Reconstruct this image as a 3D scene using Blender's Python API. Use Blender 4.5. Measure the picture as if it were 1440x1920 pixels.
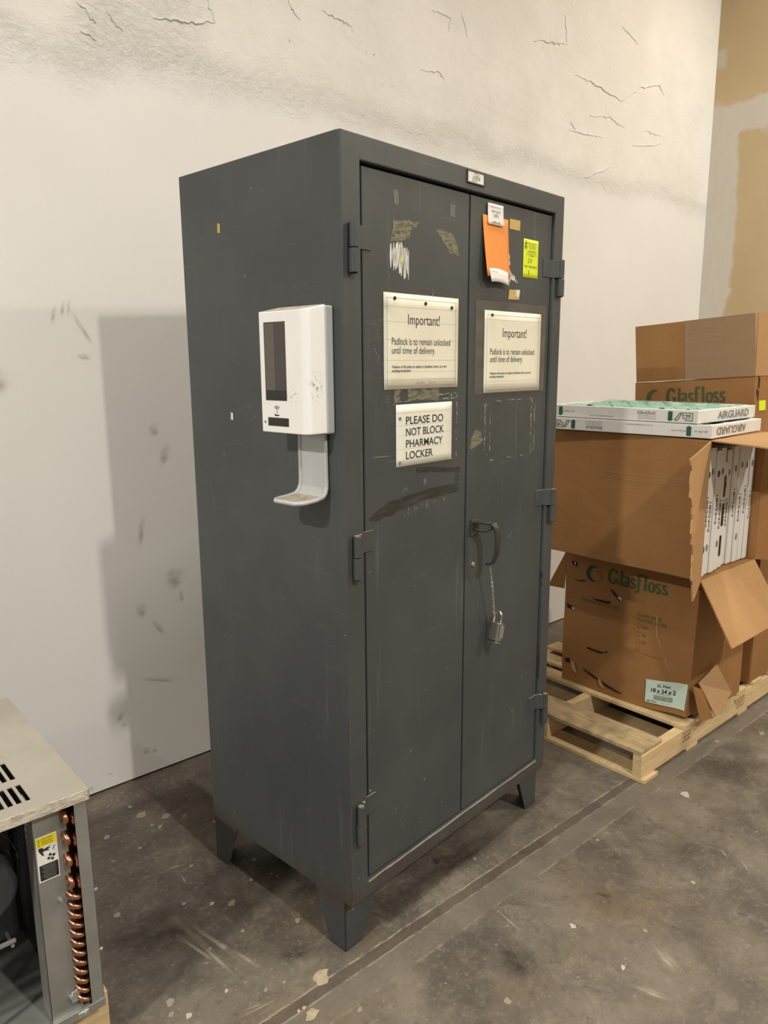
import bpy, bmesh, math, random
from mathutils import Vector, Matrix, noise as mnoise
R = math.radians
col = bpy.context.scene.collection
for o in list(bpy.data.objects): bpy.data.objects.remove(o)
scene = bpy.context.scene

# ------------------------------------------------------------------ camera
cam_d = bpy.data.cameras.new('camera'); cam = bpy.data.objects.new('camera', cam_d); col.objects.link(cam)
_f = Vector((0.6450111, 0.7391, -0.19414396)); _r = Vector((0.75259641, -0.65845167, -0.00632825)); _u = Vector((0.13251163, 0.14203026, 0.98095264))
_C = Vector((-1.03454023, -1.3168537, 1.50200132))
cam.matrix_world = Matrix(((_r.x, _u.x, -_f.x, _C.x), (_r.y, _u.y, -_f.y, _C.y), (_r.z, _u.z, -_f.z, _C.z), (0, 0, 0, 1)))
cam_d.sensor_width = 36.0; cam_d.lens = 36.0*1406.58/1920.0; cam_d.clip_start = 0.02
scene.camera = cam

# ------------------------------------------------------------------ world, exposure
w = bpy.data.worlds.new('world'); scene.world = w; w.use_nodes = True
bg = w.node_tree.nodes['Background']; bg.inputs[0].default_value = (1.0, 0.95, 0.89, 1); bg.inputs[1].default_value = 0.13
vs = scene.view_settings
vs.view_transform = 'Standard'; vs.look = 'None'; vs.gamma = 1.0; vs.use_curve_mapping = False; vs.exposure = 0.95

LAMP_COLOR = (1.0, 0.962, 0.878)
# lamps of the hall, rows about 3.3 m apart (x, y, watts); fixtures are built further down round the same spots
LAMPS = [(0.02, -3.45, 74), (0.02, -0.35, 17), (-4.2, -0.85, 120), (3.6, -0.35, 26), (3.6, -3.45, 66), (-4.2, -3.45, 20)]
LAMP_Z = 4.15
for i, (lx, ly, lw) in enumerate(LAMPS):
    ld = bpy.data.lights.new('lamp_light', 'AREA'); ld.shape = 'RECTANGLE'; ld.size = 0.11; ld.size_y = 0.3
    ld.energy = lw; ld.color = LAMP_COLOR
    lo = bpy.data.objects.new('lamp_light', ld); lo.location = (lx, ly, LAMP_Z-0.004); col.objects.link(lo)

# ------------------------------------------------------------------ node helpers
def lin(r, g, b):
    f = lambda v: (v/255/12.92) if v/255 <= 0.04045 else ((v/255+0.055)/1.055)**2.4
    return (f(r), f(g), f(b), 1.0)
class NT:
    def __init__(s, name):
        s.m = bpy.data.materials.new(name); s.m.use_nodes = True; s.t = s.m.node_tree; s.n = s.t.nodes
        s.bsdf = s.n['Principled BSDF']; s.out = s.n['Material Output']
    def new(s, typ, **kw):
        nd = s.n.new(typ)
        for k, v in kw.items(): setattr(nd, k, v)
        return nd
    def put(s, sock, v):
        if hasattr(v, 'is_linked') or hasattr(v, 'links'): s.t.links.new(v, sock)
        elif v is not None: sock.default_value = v
    def pos(s): return s.new('ShaderNodeNewGeometry').outputs['Position']
    def obj(s): return s.new('ShaderNodeTexCoord').outputs['Object']
    def gen(s): return s.new('ShaderNodeTexCoord').outputs['Generated']
    def mapp(s, vec, scale=(1, 1, 1), loc=(0, 0, 0), rot=(0, 0, 0)):
        n = s.new('ShaderNodeMapping'); s.put(n.inputs['Vector'], vec); n.inputs['Scale'].default_value = scale
        n.inputs['Location'].default_value = loc; n.inputs['Rotation'].default_value = rot; return n.outputs[0]
    def noise(s, vec, scale, detail=3, rough=0.55, dist=0.0):
        n = s.new('ShaderNodeTexNoise'); s.put(n.inputs['Vector'], vec); n.inputs['Scale'].default_value = scale
        n.inputs['Detail'].default_value = detail; n.inputs['Roughness'].default_value = rough; n.inputs['Distortion'].default_value = dist
        return n.outputs['Fac']
    def voro(s, vec, scale, feat='F1'):
        n = s.new('ShaderNodeTexVoronoi', feature=feat); s.put(n.inputs['Vector'], vec); n.inputs['Scale'].default_value = scale
        return n.outputs['Distance']
    def math(s, op, a, b=None, c=None):
        n = s.new('ShaderNodeMath', operation=op); s.put(n.inputs[0], a)
        if b is not None: s.put(n.inputs[1], b)
        if c is not None: s.put(n.inputs[2], c)
        return n.outputs[0]
    def sep(s, vec):
        n = s.new('ShaderNodeSeparateXYZ'); s.put(n.inputs[0], vec); return n.outputs
    def step(s, v, a, b):           # smooth 0..1 between a and b
        n = s.new('ShaderNodeMapRange', interpolation_type='SMOOTHSTEP'); s.put(n.inputs['Value'], v)
        n.inputs['From Min'].default_value = a; n.inputs['From Max'].default_value = b; return n.outputs[0]
    def mix(s, fac, a, b):
        n = s.new('ShaderNodeMix', data_type='RGBA'); s.put(n.inputs[0], fac); s.put(n.inputs[6], a); s.put(n.inputs[7], b); return n.outputs[2]
    def bump(s, h, strength=0.3, dist=0.01):
        n = s.new('ShaderNodeBump'); n.inputs['Strength'].default_value = strength; n.inputs['Distance'].default_value = dist
        s.put(n.inputs['Height'], h); s.t.links.new(n.outputs[0], s.bsdf.inputs['Normal']); return n
    def fin(s, color=None, rough=None, metal=None, spec=None):
        if color is not None: s.put(s.bsdf.inputs['Base Color'], color)
        if rough is not None: s.put(s.bsdf.inputs['Roughness'], rough)
        if metal is not None: s.put(s.bsdf.inputs['Metallic'], metal)
        if spec is not None: s.put(s.bsdf.inputs['Specular IOR Level'], spec)
        return s.m
M = {}
def simple(name, c, rough=0.6, metal=0.0, var=0.0, scale=20, spec=0.5):
    t = NT(name)
    if var:
        n = t.noise(t.obj(), scale, 4)
        a = tuple(max(0, v*(1-var)) for v in c[:3])+(1,); b = tuple(min(1, v*(1+var)) for v in c[:3])+(1,)
        cc = t.mix(t.step(n, 0.3, 0.7), a, b)
    else: cc = c
    M[name] = t.fin(cc, rough, metal, spec); return M[name]

# ------------------------------------------------------------------ materials of the setting
def mk_wall():
    t = NT('wall_paint'); p = t.pos(); x, y, z = t.sep(p)
    wob = t.noise(p, 1.3, 3); wob2 = t.noise(p, 9, 3)
    edge = t.math('ADD', z, t.math('ADD', t.math('MULTIPLY', t.math('SUBTRACT', wob, 0.5), 0.30), t.math('MULTIPLY', t.math('SUBTRACT', wob2, 0.5), 0.10)))
    up = t.step(edge, 2.40, 2.52)
    fine = t.noise(p, 60, 6, 0.65)
    big = t.noise(t.mapp(p, (1, 1, 1.6)), 5.0, 6, 0.62, 0.6)
    v = t.voro(t.mapp(p, (1, 1, 1.5)), 7.0)
    blot = t.noise(p, 22, 5, 0.7, 0.8)
    patch = t.step(t.noise(p, 2.2, 2), 0.42, 0.62)
    rel = t.math('ADD', t.math('MULTIPLY', big, 0.8), t.math('MULTIPLY', t.math('MULTIPLY', blot, patch), 0.55))
    rel = t.math('ADD', rel, t.math('MULTIPLY', v, 0.12))
    rim = t.math('SUBTRACT', 1.0, t.math('ABSOLUTE', t.math('MULTIPLY', t.math('SUBTRACT', edge, 2.46), 9.0)))
    rim = t.math('MAXIMUM', rim, 0.0)
    h = t.math('ADD', t.math('MULTIPLY', rel, up), t.math('MULTIPLY', fine, 0.035))
    rgh = t.noise(t.mapp(p, (1, 1, 1.3)), 34, 6, 0.72, 1.2)
    zone = t.math('MULTIPLY', t.math('SUBTRACT', 1.0, t.step(t.math('ABSOLUTE', t.math('SUBTRACT', x, 0.15)), 0.10, 0.32)), t.step(edge, 2.44, 2.52))
    zone = t.math('ADD', zone, t.math('MULTIPLY', rim, 0.8))
    h = t.math('ADD', h, t.math('MULTIPLY', t.math('MULTIPLY', zone, t.math('SUBTRACT', rgh, 0.5)), 1.5))
    t.bump(h, 0.62, 0.012)
    smooth = t.mix(t.step(t.noise(p, 1.1, 3), 0.3, 0.7), lin(223, 220, 216), lin(229, 226, 221))
    rough_c = t.mix(t.step(t.noise(p, 3.0, 5), 0.35, 0.7), lin(219, 215, 208), lin(227, 223, 217))
    c = t.mix(up, smooth, rough_c)
    pit_shade = t.math('MULTIPLY', t.step(t.noise(p, 38, 5, 0.7), 0.66, 0.74), t.math('MULTIPLY', up, patch))
    c = t.mix(t.math('MULTIPLY', pit_shade, 0.7), c, lin(120, 108, 92))  # shade of the rough plaster painted into the colour as dark specks
    return t.fin(c, 0.62, 0, 0.35)
M['wall_paint'] = mk_wall()
def mk_drywall():
    t = NT('drywall'); p = t.pos(); x, y, z = t.sep(p)
    wb = t.math('MULTIPLY', t.math('SUBTRACT', t.noise(p, 3.5, 4), 0.5), 0.16)
    wb2 = t.math('MULTIPLY', t.math('SUBTRACT', t.noise(p, 11, 3), 0.5), 0.05)
    yy = t.math('ADD', y, t.math('ADD', wb, wb2)); zz = t.math('ADD', z, t.math('ADD', wb, wb2))
    corner = t.step(yy, 0.985, 1.02)
    low = t.math('SUBTRACT', 1.0, t.step(zz, 2.98, 3.03))
    corner = t.math('MULTIPLY', corner, low)
    band = t.math('MULTIPLY', t.step(zz, 2.86, 2.90), t.math('SUBTRACT', 1.0, t.step(zz, 3.08, 3.12)))
    spot = t.math('MULTIPLY', t.step(y, 1.12, 1.15), t.math('SUBTRACT', 1.0, t.step(t.math('ABSOLUTE', t.math('SUBTRACT', z, 3.36)), 0.04, 0.07)))
    m = t.math('MINIMUM', t.math('ADD', t.math('ADD', corner, band), t.math('MULTIPLY', spot, 0.6)), 1.0)
    m = t.math('MULTIPLY', m, t.math('ADD', 0.62, t.math('MULTIPLY', t.noise(t.mapp(p, (1, 4, 1)), 6, 3), 0.5)))
    base = t.mix(t.step(t.noise(p, 2.5, 3), 0.3, 0.7), lin(196, 174, 136), lin(204, 183, 146))
    c = t.mix(m, base, lin(212, 206, 196))
    t.bump(t.math('ADD', m, t.math('MULTIPLY', t.noise(p, 80, 3), 0.1)), 0.15, 0.004)
    return t.fin(c, 0.75, 0, 0.3)
M['drywall'] = mk_drywall()
def mk_floor():
    t = NT('concrete'); p = t.pos(); x, y, z = t.sep(p)
    a = t.noise(p, 1.1, 4, 0.6); b = t.noise(p, 4.5, 6, 0.68, 0.5); f = t.noise(p, 60, 6, 0.72); g2 = t.noise(t.mapp(p, (1, 1, 1), (5, 3, 0)), 13, 6, 0.7, 0.9)
    c = t.mix(t.step(a, 0.3, 0.7), lin(86, 78, 70), lin(112, 103, 91))
    c = t.mix(t.math('MULTIPLY', t.step(b, 0.42, 0.66), 0.7), c, lin(126, 117, 103))
    c = t.mix(t.math('MULTIPLY', t.step(g2, 0.48, 0.70), 0.55), c, lin(136, 127, 112))
    dark = t.noise(t.mapp(p, (1, 1.0, 1), (3.1, 7.7, 0)), 2.3, 5, 0.65)
    c = t.mix(t.math('MULTIPLY', t.step(dark, 0.47, 0.68), 0.65), c, lin(58, 52, 49))
    yel = t.noise(t.mapp(p, (1, 1, 1), (9.1, 2.2, 0)), 2.6, 4)
    c = t.mix(t.math('MULTIPLY', t.step(yel, 0.52, 0.72), 0.45), c, lin(112, 92, 66))
    # darker blotches toward the back wall, fading out to the right
    blot = t.math('MULTIPLY', t.math('MULTIPLY', t.step(y, 0.05, 0.55), t.math('SUBTRACT', 1.0, t.step(x, 0.0, 1.3))), t.step(t.noise(p, 3.2, 5, 0.65), 0.30, 0.60))
    c = t.mix(t.math('MULTIPLY', blot, 0.5), c, lin(62, 54, 50))
    c = t.mix(t.math('MULTIPLY', t.step(f, 0.52, 0.70), 0.42), c, lin(150, 141, 126))
    c = t.mix(t.math('MULTIPLY', t.step(t.noise(p, 33, 5, 0.7), 0.54, 0.72), 0.45), c, lin(54, 49, 45))
    # pale flecks
    ns = t.noise(t.mapp(p, (1, 1.7, 1), (0, 0, 0), (0, 0, 0.5)), 44, 3, 0.6)
    fl = t.math('MULTIPLY', t.step(ns, 0.66, 0.71), t.step(t.noise(p, 3.0, 3), 0.44, 0.60))
    c = t.mix(t.math('MULTIPLY', fl, 0.6), c, lin(176, 168, 152))
    # hairline scratches, broken up and bent
    for rot, sc in ((0.7, 4.0), (2.1, 3.4)):
        wv_ = t.new('ShaderNodeVectorMath', operation='ADD'); t.put(wv_.inputs[0], p)
        nz = t.new('ShaderNodeTexNoise'); t.put(nz.inputs['Vector'], p); nz.inputs['Scale'].default_value = 1.6
        sv = t.new('ShaderNodeVectorMath', operation='SCALE'); t.put(sv.inputs[0], nz.outputs['Color']); sv.inputs['Scale'].default_value = 0.5; t.put(wv_.inputs[1], sv.outputs[0])
        s_ = t.noise(t.mapp(wv_.outputs[0], (1.4, 30, 1), (rot*3, 1, 0), (0, 0, rot)), sc, 4, 0.6)
        c = t.mix(t.math('MULTIPLY', t.math('MULTIPLY', t.step(s_, 0.64, 0.70), t.step(g2, 0.45, 0.6)), 0.35), c, lin(160, 150, 134))
    # old filled channel along the wall, pale lips, and a trowelled band beside it
    wv = t.math('MULTIPLY', t.math('SUBTRACT', t.noise(p, 14, 5, 0.65), 0.5), 0.012)
    yj = t.math('ADD', y, wv)
    d = t.math('ABSOLUTE', t.math('ADD', yj, 0.026))
    band = t.math('MULTIPLY', t.step(yj, -0.125, -0.112), t.math('SUBTRACT', 1.0, t.step(yj, -0.05, -0.042)))
    c = t.mix(t.math('MULTIPLY', band, 0.5), c, lin(116, 108, 97))
    lip2 = t.math('SUBTRACT', 1.0, t.step(t.math('ABSOLUTE', t.math('ADD', yj, 0.118)), 0.001, 0.005))
    c = t.mix(t.math('MULTIPLY', lip2, t.math('MULTIPLY', t.step(g2, 0.40, 0.6), 0.6)), c, lin(150, 140, 122))
    ch = t.math('SUBTRACT', 1.0, t.step(d, 0.014, 0.018))
    c = t.mix(t.math('MULTIPLY', ch, 0.55), c, lin(78, 66, 58))
    lip = t.math('SUBTRACT', 1.0, t.step(t.math('ABSOLUTE', t.math('SUBTRACT', d, 0.018)), 0.0010, 0.0040))
    c = t.mix(t.math('MULTIPLY', lip, t.math('ADD', 0.10, t.math('MULTIPLY', t.step(g2, 0.42, 0.58), 0.6))), c, lin(162, 149, 126))
    h = t.math('SUBTRACT', t.math('MULTIPLY', t.math('ADD', f, g2), 0.25), t.math('MULTIPLY', ch, 0.8))
    t.bump(h, 0.35, 0.004)
    rg = t.math('ADD', 0.40, t.math('MULTIPLY', b, 0.35))
    return t.fin(c, rg, 0, 0.4)
M['concrete'] = mk_floor()
simple('ceiling_paint', lin(196, 190, 180), 0.8)
simple('dark_gap', (0.012, 0.011, 0.010, 1), 0.9)

# ------------------------------------------------------------------ materials of the objects
def mk_cabinet():
    t = NT('cabinet_paint'); p = t.obj(); x, y, z = t.sep(p)
    n1 = t.noise(p, 3.0, 4); fine = t.noise(p, 160, 3)
    c = t.mix(t.step(n1, 0.3, 0.7), lin(66, 69, 70), lin(75, 78, 78))
    st = t.noise(t.mapp(p, (14, 14, 0.7)), 3.0, 4, 0.6)
    c = t.mix(t.math('MULTIPLY', t.step(st, 0.60, 0.76), 0.22), c, lin(126, 126, 120))
    st2 = t.noise(t.mapp(p, (3, 3, 26), (1, 4, 2)), 2.2, 4, 0.6)
    c = t.mix(t.math('MULTIPLY', t.step(st2, 0.62, 0.72), 0.14), c, lin(118, 116, 108))
    sp = t.noise(p, 58, 2, 0.5)
    c = t.mix(t.math('MULTIPLY', t.step(sp, 0.755, 0.785), 0.55), c, lin(168, 164, 152))
    # rust creeping up from the bottom edge
    rz = t.math('ADD', z, t.math('MULTIPLY', t.math('SUBTRACT', t.noise(p, 9, 5, 0.65), 0.5), 0.16))
    rust = t.math('MULTIPLY', t.math('SUBTRACT', 1.0, t.step(rz, 0.145, 0.190)), t.step(z, 0.085, 0.15))
    c = t.mix(t.math('MULTIPLY', rust, 0.5), c, lin(76, 58, 46))
    t.bump(t.math('ADD', t.math('MULTIPLY', n1, 0.6), t.math('MULTIPLY', fine, 0.05)), 0.22, 0.006)
    rg = t.math('ADD', 0.40, t.math('MULTIPLY', t.noise(p, 7, 4), 0.22))
    return t.fin(c, rg, 0.0, 0.45)
M['cabinet_paint'] = mk_cabinet()
def mk_cardboard(name, c1, c2):
    t = NT(name); p = t.obj(); g = t.noise(p, 2.4, 3); f = t.noise(p, 90, 3)
    ribs = t.noise(t.mapp(p, (2, 2, 120)), 1.0, 2)
    c = t.mix(t.step(g, 0.3, 0.7), c1, c2)
    c = t.mix(t.math('MULTIPLY', t.step(f, 0.35, 0.75), 0.14), c, tuple(v*0.62 for v in c1[:3])+(1,))
    c = t.mix(t.math('MULTIPLY', t.step(ribs, 0.4, 0.7), 0.08), c, tuple(min(1, v*1.35) for v in c2[:3])+(1,))
    t.bump(t.math('ADD', t.math('MULTIPLY', g, 0.5), t.math('MULTIPLY', ribs, 0.06)), 0.25, 0.01)
    M[name] = t.fin(c, 0.72, 0, 0.25)
mk_cardboard('cardboard', lin(150, 107, 64), lin(163, 119, 74))
mk_cardboard('cardboard_inside', lin(176, 136, 92), lin(186, 145, 100))
mk_cardboard('cardboard_flap', lin(150, 122, 94), lin(158, 130, 100))
mk_cardboard('cardboard_rubbed', lin(168, 134, 96), lin(178, 142, 104))
mk_cardboard('torn_fibre', lin(196, 156, 112), lin(206, 168, 124))
def mk_wood():
    t = NT('pallet_wood'); p = t.obj()
    g = t.noise(t.mapp(p, (3, 26, 40)), 1.6, 5, 0.65, 0.7); b = t.noise(p, 5, 4)
    rnd = t.new('ShaderNodeObjectInfo').outputs['Random']
    c = t.mix(t.step(g, 0.3, 0.7), lin(206, 178, 132), lin(226, 200, 154))
    c = t.mix(t.math('MULTIPLY', t.step(b, 0.5, 0.72), 0.5), c, lin(150, 126, 92))
    c = t.mix(t.math('MULTIPLY', rnd, 0.25), c, lin(186, 160, 120))
    k = t.noise(p, 17, 3); c = t.mix(t.math('MULTIPLY', t.step(k, 0.68, 0.76), 0.5), c, lin(104, 78, 54))
    t.bump(g, 0.25, 0.004)
    M['pallet_wood'] = t.fin(c, 0.75, 0, 0.25)
mk_wood()
def mk_worn_wood():
    t = NT('worn_wood'); p = t.obj()
    g = t.noise(t.mapp(p, (26, 3, 40)), 1.6, 5, 0.65, 0.7); b = t.noise(p, 9, 5, 0.7)
    c = t.mix(t.step(g, 0.3, 0.7), lin(172, 148, 112), lin(196, 172, 132))
    c = t.mix(t.math('MULTIPLY', t.step(b, 0.42, 0.66), 0.6), c, lin(116, 102, 84))
    t.bump(g, 0.3, 0.004)
    M['worn_wood'] = t.fin(c, 0.8, 0, 0.25)
mk_worn_wood()
def mk_galv(name, c1, c2, rough, metal, sc=9):
    t = NT(name); p = t.obj(); n = t.noise(p, sc, 5, 0.6); f = t.noise(p, 70, 3)
    c = t.mix(t.step(n, 0.3, 0.7), c1, c2)
    t.bump(t.math('ADD', t.math('MULTIPLY', n, 0.4), t.math('MULTIPLY', f, 0.25)), 0.12, 0.003)
    M[name] = t.fin(c, t.math('ADD', rough-0.08, t.math('MULTIPLY', f, 0.16)), metal, 0.5)
mk_galv('galvanised', lin(150, 150, 146), lin(166, 166, 160), 0.45, 0.55)
mk_galv('lid_metal', lin(170, 163, 152), lin(180, 173, 162), 0.5, 0.25, 5)
def mk_lip():
    t = NT('lid_lip'); p = t.obj(); n = t.noise(t.mapp(p, (1, 1, 2.5), (0, 0, 0), (0, 0.6, 0)), 38, 4, 0.6, 1.2)
    c = t.mix(t.step(n, 0.35, 0.65), lin(196, 186, 166), lin(228, 220, 202)); t.bump(n, 0.6, 0.006)
    M['lid_lip'] = t.fin(c, 0.4, 0.3, 0.5)
mk_lip()
simple('zinc', lin(206, 208, 208), 0.25, 0.85)
simple('copper', lin(200, 142, 112), 0.28, 1.0, 0.15, 40)
simple('black_plastic', (0.012, 0.012, 0.014, 1), 0.42)
simple('motor_grey', lin(74, 74, 76), 0.4, 0.3)
simple('white_plastic', lin(251, 250, 248), 0.32, 0, 0.015, 6)
simple('grey_plastic', lin(186, 188, 188), 0.4)
simple('smoked_plastic', lin(66, 60, 56), 0.12, 0, 0, 1, 0.6)
simple('sensor_black', lin(28, 28, 25), 0.3)
simple('dust', lin(176, 166, 150), 0.95, 0, 0.22, 40)
simple('bottle_grey', lin(96, 88, 82), 0.35)
simple('ink_black', lin(34, 33, 36), 0.7)
simple('ink_grey', lin(128, 126, 122), 0.8)
simple('ink_faint', lin(176, 172, 160), 0.8)
simple('ink_green', lin(66, 84, 48), 0.75)
simple('ink_olive', lin(108, 94, 48), 0.8)
simple('ink_brown', lin(112, 80, 46), 0.8)
simple('ink_blue', lin(46, 58, 100), 0.7)
simple('logo_green', lin(44, 68, 50), 0.75)
simple('arrow_green', lin(34, 92, 66), 0.7)
simple('paper_cream', lin(237, 232, 212), 0.55, 0, 0.035, 9)
simple('paper_white', lin(236, 234, 220), 0.6)
simple('paper_bright', lin(238, 234, 228), 0.6)
simple('paper_orange', lin(240, 148, 66), 0.65, 0, 0.02, 8)
simple('paper_yellow', lin(226, 240, 38), 0.6)
simple('label_mint', lin(206, 226, 214), 0.5, 0, 0.03, 20)
simple('warning_yellow', lin(240, 222, 22), 0.5)
simple('masking_tape', lin(204, 172, 100), 0.7, 0, 0.05, 40)
simple('filter_white', lin(224, 222, 216), 0.55, 0, 0.025, 8)
simple('steel', lin(176, 174, 170), 0.28, 0.9, 0.05, 30)
simple('steel_chrome', lin(214, 212, 206), 0.16, 1.0)
simple('handle_iron', lin(60, 59, 55), 0.48, 0.1, 0.2, 30)
simple('worn_edge', lin(142, 130, 112), 0.5, 0.2, 0.2, 30)
simple('rust', lin(120, 78, 46), 0.85, 0, 0.3, 60)
simple('white_chip', lin(228, 226, 220), 0.7)
simple('brass_tone', lin(172, 162, 120), 0.4, 0.5)
simple('lock_face', lin(158, 150, 134), 0.4, 0.4)
simple('floor_chip', lin(186, 180, 168), 0.75)
simple('tape_mark', lin(104, 104, 104), 0.5)
def mk_green():
    t = NT('filter_green'); p = t.obj(); n = t.noise(p, 70, 4)
    c = t.mix(t.step(n, 0.3, 0.7), lin(112, 156, 136), lin(146, 186, 166)); t.bump(n, 0.3, 0.003)
    M['filter_green'] = t.fin(c, 0.85, 0, 0.2)
mk_green()
def mk_alpha(name, c1, alpha, nscale=(8, 8, 8), lo=0.35, hi=0.65, radial=True, rough=0.8, sc=1.0):
    """thin stain or film: colour covers the surface where a noise pattern says so"""
    t = NT(name); p = t.obj(); n = t.noise(t.mapp(p, nscale), sc, 5, 0.65, 0.4)
    a = t.math('MULTIPLY', t.step(n, lo, hi), alpha)
    if radial:
        g = t.new('ShaderNodeVectorMath', operation='DISTANCE'); t.put(g.inputs[0], t.mapp(t.gen(), (1, 1, 0))); g.inputs[1].default_value = (0.5, 0.5, 0)
        a = t.math('MULTIPLY', a, t.math('SUBTRACT', 1.0, t.step(g.outputs['Value'], 0.05, 0.5)))
    t.fin(c1, rough, 0, 0.2); t.put(t.bsdf.inputs['Alpha'], a); M[name] = t.m
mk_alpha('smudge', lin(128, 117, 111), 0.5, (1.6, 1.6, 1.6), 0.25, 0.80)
mk_alpha('dark_patch', lin(44, 38, 35), 0.6, (3, 3, 3), 0.20, 0.8)  # dark patches with soft edges, laid flat on the floor
mk_alpha('drag_mark', lin(176, 168, 148), 0.85, (2.5, 6, 6), 0.25, 0.65)
mk_alpha('glue_residue', lin(146, 142, 118), 0.85, (70, 70, 210), 0.28, 0.60, False)
mk_alpha('dark_residue', lin(70, 63, 53), 0.6, (10, 10, 50), 0.3, 0.65, False)
mk_alpha('pale_scratch', lin(176, 172, 154), 0.8, (40, 40, 40), 0.38, 0.58, False)
mk_alpha('faint_scratch', lin(160, 154, 138), 0.6, (90, 90, 60), 0.50, 0.66, False)
mk_alpha('torn_paper', lin(232, 230, 226), 1.0, (90, 90, 16), 0.46, 0.50, False)
mk_alpha('clear_film', lin(150, 142, 126), 0.42, (7, 7, 20), 0.05, 0.75, False, 0.18)
mk_alpha('green_scuff', lin(110, 140, 96), 0.75, (5, 9, 5), 0.52, 0.62, True)
mk_alpha('grey_scuff', lin(140, 138, 128), 0.55, (5, 9, 5), 0.52, 0.64, True)

# ------------------------------------------------------------------ mesh helpers
class MB:
    def __init__(s): s.v = []; s.f = []
    def add(s, vs_, fs):
        b = len(s.v); s.v += [tuple(v) for v in vs_]; s.f += [tuple(b+i for i in f) for f in fs]; return s
    def box(s, x0, x1, y0, y1, z0, z1, mt=None):
        vs_ = [(x0,y0,z0),(x1,y0,z0),(x1,y1,z0),(x0,y1,z0),(x0,y0,z1),(x1,y0,z1),(x1,y1,z1),(x0,y1,z1)]
        if mt is not None: vs_ = [mt @ Vector(v) for v in vs_]
        return s.add(vs_, [(0,3,2,1),(4,5,6,7),(0,1,5,4),(1,2,6,5),(2,3,7,6),(3,0,4,7)])
    def prism(s, pts, h0, h1, mapf):            # polygon pts (u,v) swept between h0 and h1; mapf(u,v,h)->xyz
        n = len(pts)
        vs_ = [mapf(u, v, h0) for u, v in pts]+[mapf(u, v, h1) for u, v in pts]
        fs = [tuple(range(n-1, -1, -1)), tuple(range(n, 2*n))]+[(i, (i+1) % n, n+(i+1) % n, n+i) for i in range(n)]
        return s.add(vs_, fs)
    def poly(s, pts): return s.add(pts, [tuple(range(len(pts)))])
    def tube(s, path, r, seg=10, cap=True, closed=False):
        path = [Vector(p) for p in path]; n = len(path); rs = r if isinstance(r, (list, tuple)) else [r]*n
        t0 = (path[1]-path[0]).normalized(); ref = Vector((0, 0, 1)) if abs(t0.z) < 0.9 else Vector((1, 0, 0))
        rings = []; nrm = None
        for i, p in enumerate(path):
            if closed: t = (path[(i+1) % n]-path[i-1]).normalized()
            else: t = (path[min(i+1, n-1)]-path[max(i-1, 0)]).normalized()
            if nrm is None: nrm = (ref-t*ref.dot(t)).normalized()
            else: nrm = (nrm-t*nrm.dot(t)).normalized()
            bn = t.cross(nrm)
            rings.append([p+(nrm*math.cos(2*math.pi*k/seg)+bn*math.sin(2*math.pi*k/seg))*rs[i] for k in range(seg)])
        vs_ = [v for rg in rings for v in rg]; fs = []
        for i in range(n if closed else n-1):
            j = (i+1) % n
            for k in range(seg): fs.append((i*seg+k, i*seg+(k+1) % seg, j*seg+(k+1) % seg, j*seg+k))
        if cap and not closed: fs += [tuple(range(seg-1, -1, -1)), tuple((n-1)*seg+k for k in range(seg))]
        return s.add(vs_, fs)
    def cyl(s, a, b, r, seg=16): return s.tube([a, b], r, seg)
    def grid(s, nu, nv, fn):                    # fn(u,v) u,v in 0..1
        vs_ = [fn(i/nu, j/nv) for j in range(nv+1) for i in range(nu+1)]
        fs = [(j*(nu+1)+i, j*(nu+1)+i+1, (j+1)*(nu+1)+i+1, (j+1)*(nu+1)+i) for j in range(nv) for i in range(nu)]
        return s.add(vs_, fs)
    def build(s, name, mat, parent=None, bevel=0, smooth=False, solid=0, seg=2):
        me = bpy.data.meshes.new(name); me.from_pydata(s.v, [], s.f); me.update()
        bm = bmesh.new(); bm.from_mesh(me)
        if solid == 0 and len(s.f) > 1: bmesh.ops.recalc_face_normals(bm, faces=bm.faces)
        bm.to_mesh(me); bm.free()
        me.materials.append(M[mat] if isinstance(mat, str) else mat)
        if smooth:
            for p in me.polygons: p.use_smooth = True
        o = bpy.data.objects.new(name, me); col.objects.link(o)
        if name in STUFFY and parent is not None: o['kind'] = 'stuff'
        if parent is not None: o.parent = parent
        if solid:
            m = o.modifiers.new('thickness', 'SOLIDIFY'); m.thickness = solid; m.offset = 0
        if bevel:
            m = o.modifiers.new('edge', 'BEVEL'); m.width = bevel; m.segments = seg; m.limit_method = 'ANGLE'; m.angle_limit = R(40)
        return o
STUFFY = ('scratch', 'adhesive_outline', 'torn_paper', 'crease', 'paint_chip', 'lettering', 'handwriting', 'worn_edge', 'ruled_line', 'hand_icon', 'pencil_note', 'print', 'logo_mark', 'barcode', 'border', 'tear')
def tag(o, label=None, cat=None, group=None, kind=None):
    if label: o['label'] = label
    if cat: o['category'] = cat
    if group: o['group'] = group
    if kind: o['kind'] = kind
    return o
def thing(name, label, cat, loc=(0, 0, 0), rz=0.0, group=None):
    o = bpy.data.objects.new(name, None); o.empty_display_size = 0.05; col.objects.link(o)
    o.location = loc; o.rotation_euler = (0, 0, rz); return tag(o, label, cat, group)

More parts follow.
